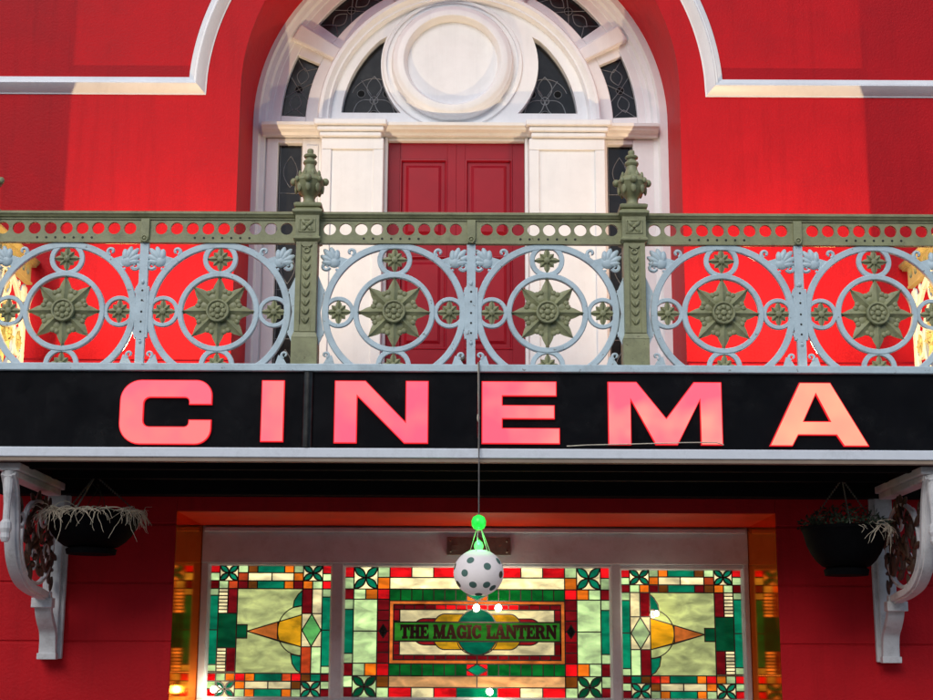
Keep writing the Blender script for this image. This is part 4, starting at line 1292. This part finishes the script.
# bare wire looping over the board
mb = MB()
pts = [(.668, SY - .034, 3.048), (.80, SY - .036, 3.056), (1.10, SY - .035, 3.064), (1.45, SY - .036, 3.075), (1.66, SY - .034, 3.078), (1.71, SY - .036, 3.060)]
mb.tube(pts, .0035, 6)
tag(mb.build('loose_wire', M['pale_cord'], smooth=60), 'thin pale wire lying across the foot of the sign letter M', 'wire')
mb = MB()
pts = [(.079, SY - .042, 3.61), (.080, SY - .040, 3.4), (.084, SY - .041, 3.2), (.083, SY - .040, 3.02)]
mb.tube(pts, .0042, 6)
mb.ball((.081, SY - .042, 3.235), .010, .008, .03)
tag(mb.build('hanging_wire', M['pale_cord'], smooth=60), 'thin upright pale wire running down the black sign just left of the letter E', 'wire')
# metal plate on the window head
mb = MB()
mb.box(-.155, .370, GY - .098, GY - .071, 2.515, 2.66)
for x in (-.125, .34):
    for z in (2.545, 2.63): mb.ball((x, GY - .098, z), .012, .008, .012, 8, 4)
mb.box(-.12, -.06, GY - .106, GY - .097, 2.55, 2.60)
tag(mb.build('metal_plate', M['metal'], bevel=.004), 'dark grey metal plate screwed to the window head behind the lantern', 'plate')

# ---------------------------------------------------------------- floodlights on the balcony deck
def flood(x, label, sgn):
    e = tag(empty('floodlight', (x, .02, 3.118)), label, 'floodlight', 'floodlights on the balcony deck')
    mb = MB(); mb.box(-.12, .12, -.04, .12, 0, .012); mb.box(-.095, -.085, .0, .05, .0121, .12); mb.box(.085, .095, .0, .05, .0121, .12)
    mb.build('bracket', M['metal'], e, bevel=.002)
    mb = MB(); mb.box(-.083, .083, -.03, .09, .03, .10)
    mb.build('housing', M['soffit'], e, bevel=.006)
    mb = MB(); mb.box(-.07, .07, -.02, .08, .1005, .106)
    mb.build('lens', M['flood'], e)
    mb = MB()
    return e
flood(-2.25, 'small black floodlight on the left of the balcony deck behind the sign', -1)
flood(2.30, 'small black floodlight on the right of the balcony deck behind the sign', 1)

def lamp(name, typ, loc, power, color, **k):
    l = bpy.data.lights.new(name, typ); l.energy = power; l.color = color
    for a, b in k.items(): setattr(l, a, b)
    o = bpy.data.objects.new(name, l); col.objects.link(o); o.location = loc
    return o
def aim(o, to):
    o.rotation_euler = (Vector(to) - Vector(o.location)).to_track_quat('-Z', 'Y').to_euler()
WARM = (1, .73, .43)
# barn doors beside each lamp trim its beam to clean upright edges on the wall
for x, s_ in ((-2.25, -1), (2.30, 1)):
    LZ0 = 3.26; lp = (x, .02, LZ0)
    o = lamp('flood_beam', 'SPOT', lp, 310, WARM, spot_size=2.5, spot_blend=1.0, shadow_soft_size=.0007)
    aim(o, (x * .97, .75, 5.9))
    f = [q for q in bpy.data.objects if q.name.startswith('floodlight') and abs(q.location.x - x) < .01][0]
    for side, wx in ((s_, 3.165 * s_), (-s_, -1.80 * s_)):
        bx = x + side * .05
        yy = .02 + .05 * 1.28 / abs(wx - x)
        mb = MB(); mb.box(min(bx, bx + side * .004), max(bx, bx + side * .004), -.04, yy, 3.22, 3.50 if side == s_ else 3.42)
        d = mb.build('barn_door', M['soffit'], f); d.location = -Vector(f.location)
    o = lamp('side_beam', 'SPOT', (x - s_ * .25, .28, 3.25), 420, (1, .60, .24), spot_size=.92, spot_blend=.5, shadow_soft_size=.03)
    aim(o, (s_ * 3.365, .55, 3.95))

# lobby light, then bulbs added for the bright reflected spots on the glass
tag_l = lamp('lobby_light', 'AREA', (.08, 3.4, 1.95), 40, (1, .94, .82), shape='RECTANGLE', size=4.2, size_y=1.5)
tag_l.rotation_euler = (PI / 2, 0, PI)
tag_l.rotation_euler = Vector((0, -1, 0)).to_track_quat('-Z', 'Y').to_euler()
for i, (x, z, s_) in enumerate(((.09, 2.09, 1), (.27, 2.09, 1), (.20, 1.42, 1), (-2.03, 1.43, 1), (1.56, 2.05, .8))):
    b = empty('light_bulb', (x, GY - .085, z))
    tag(b, ['lit bulb against the glass just below the lantern, the left of two side by side', 'lit bulb against the glass just below the lantern, the right of two side by side', 'lit bulb against the bottom row of the wide stained glass panel', 'lit bulb against the bottom left corner of the left stained glass panel', 'lit bulb against the upper left of the right stained glass panel'][i], 'bulb', 'lit bulbs on the stained glass')
    mb = MB(); mb.ball((0, 0, 0), .034 * s_, .034, .034 * s_, 16, 10); mb.v = [tuple(Vector(q_) * .8) for q_ in mb.v]; mb.build('globe', M['bulb'], b, smooth=60)
    mb = MB(); mb.tube([(0, .022, 0), (0, .058, 0)], .013, 10); mb.build('socket', M['metal'], b, smooth=40)
    lamp('bulb_light', 'POINT', (x, GY - .16, z), 3.6 * s_, (1, .80, .56), shadow_soft_size=.03)  # added lamp that lights the window frame and reveals
    lamp('bulb_light', 'POINT', (x, GY + .10, z - .01), 6.0 * s_, (1, .84, .58), shadow_soft_size=.03)  # unseen lamp behind the pane, added for a halo round the spot
lamp('green_led_light', 'POINT', (LXc, LYc - .045, LZ + .20), .8, (.05, 1, .15), shadow_soft_size=.015)

# ---------------------------------------------------------------- daylight
w = bpy.data.worlds.new('World'); sc.world = w; w.use_nodes = True
nt = w.node_tree; bg = nt.nodes['Background']
sky = nt.nodes.new('ShaderNodeTexSky'); sky.sky_type = 'NISHITA'; sky.sun_disc = False
EL, RO = math.radians(38), math.radians(200)
sky.sun_elevation = EL; sky.sun_rotation = RO
nt.links.new(sky.outputs[0], bg.inputs[0]); bg.inputs[1].default_value = .145
sun = lamp('sun', 'SUN', (0, -20, 20), 1.3, (1, .97, .93), angle=math.radians(35))
d = Vector((math.sin(RO) * math.cos(EL), math.cos(RO) * math.cos(EL), math.sin(EL)))
sun.rotation_euler = d.to_track_quat('Z', 'Y').to_euler()

# ---------------------------------------------------------------- camera
cam = bpy.data.cameras.new('camera'); co = bpy.data.objects.new('camera', cam); col.objects.link(co)
cam.lens = 36 * 1500 / 933; cam.sensor_width = 36; cam.clip_end = 1500; cam.clip_start = .1
co.matrix_world = Matrix.Translation((0, -10, 1.6)) @ (Matrix.Rotation(math.radians(102), 4, 'X') @ Matrix.Rotation(math.radians(.25), 4, 'Z'))
sc.camera = co
sc.view_settings.view_transform = 'Standard'; sc.view_settings.look = 'None'
sc.view_settings.exposure = 0; sc.view_settings.gamma = 1; sc.view_settings.use_curve_mapping = False
sc.cycles.max_bounces = 8; sc.cycles.sample_clamp_indirect = 4
sc.cycles.use_denoising = True
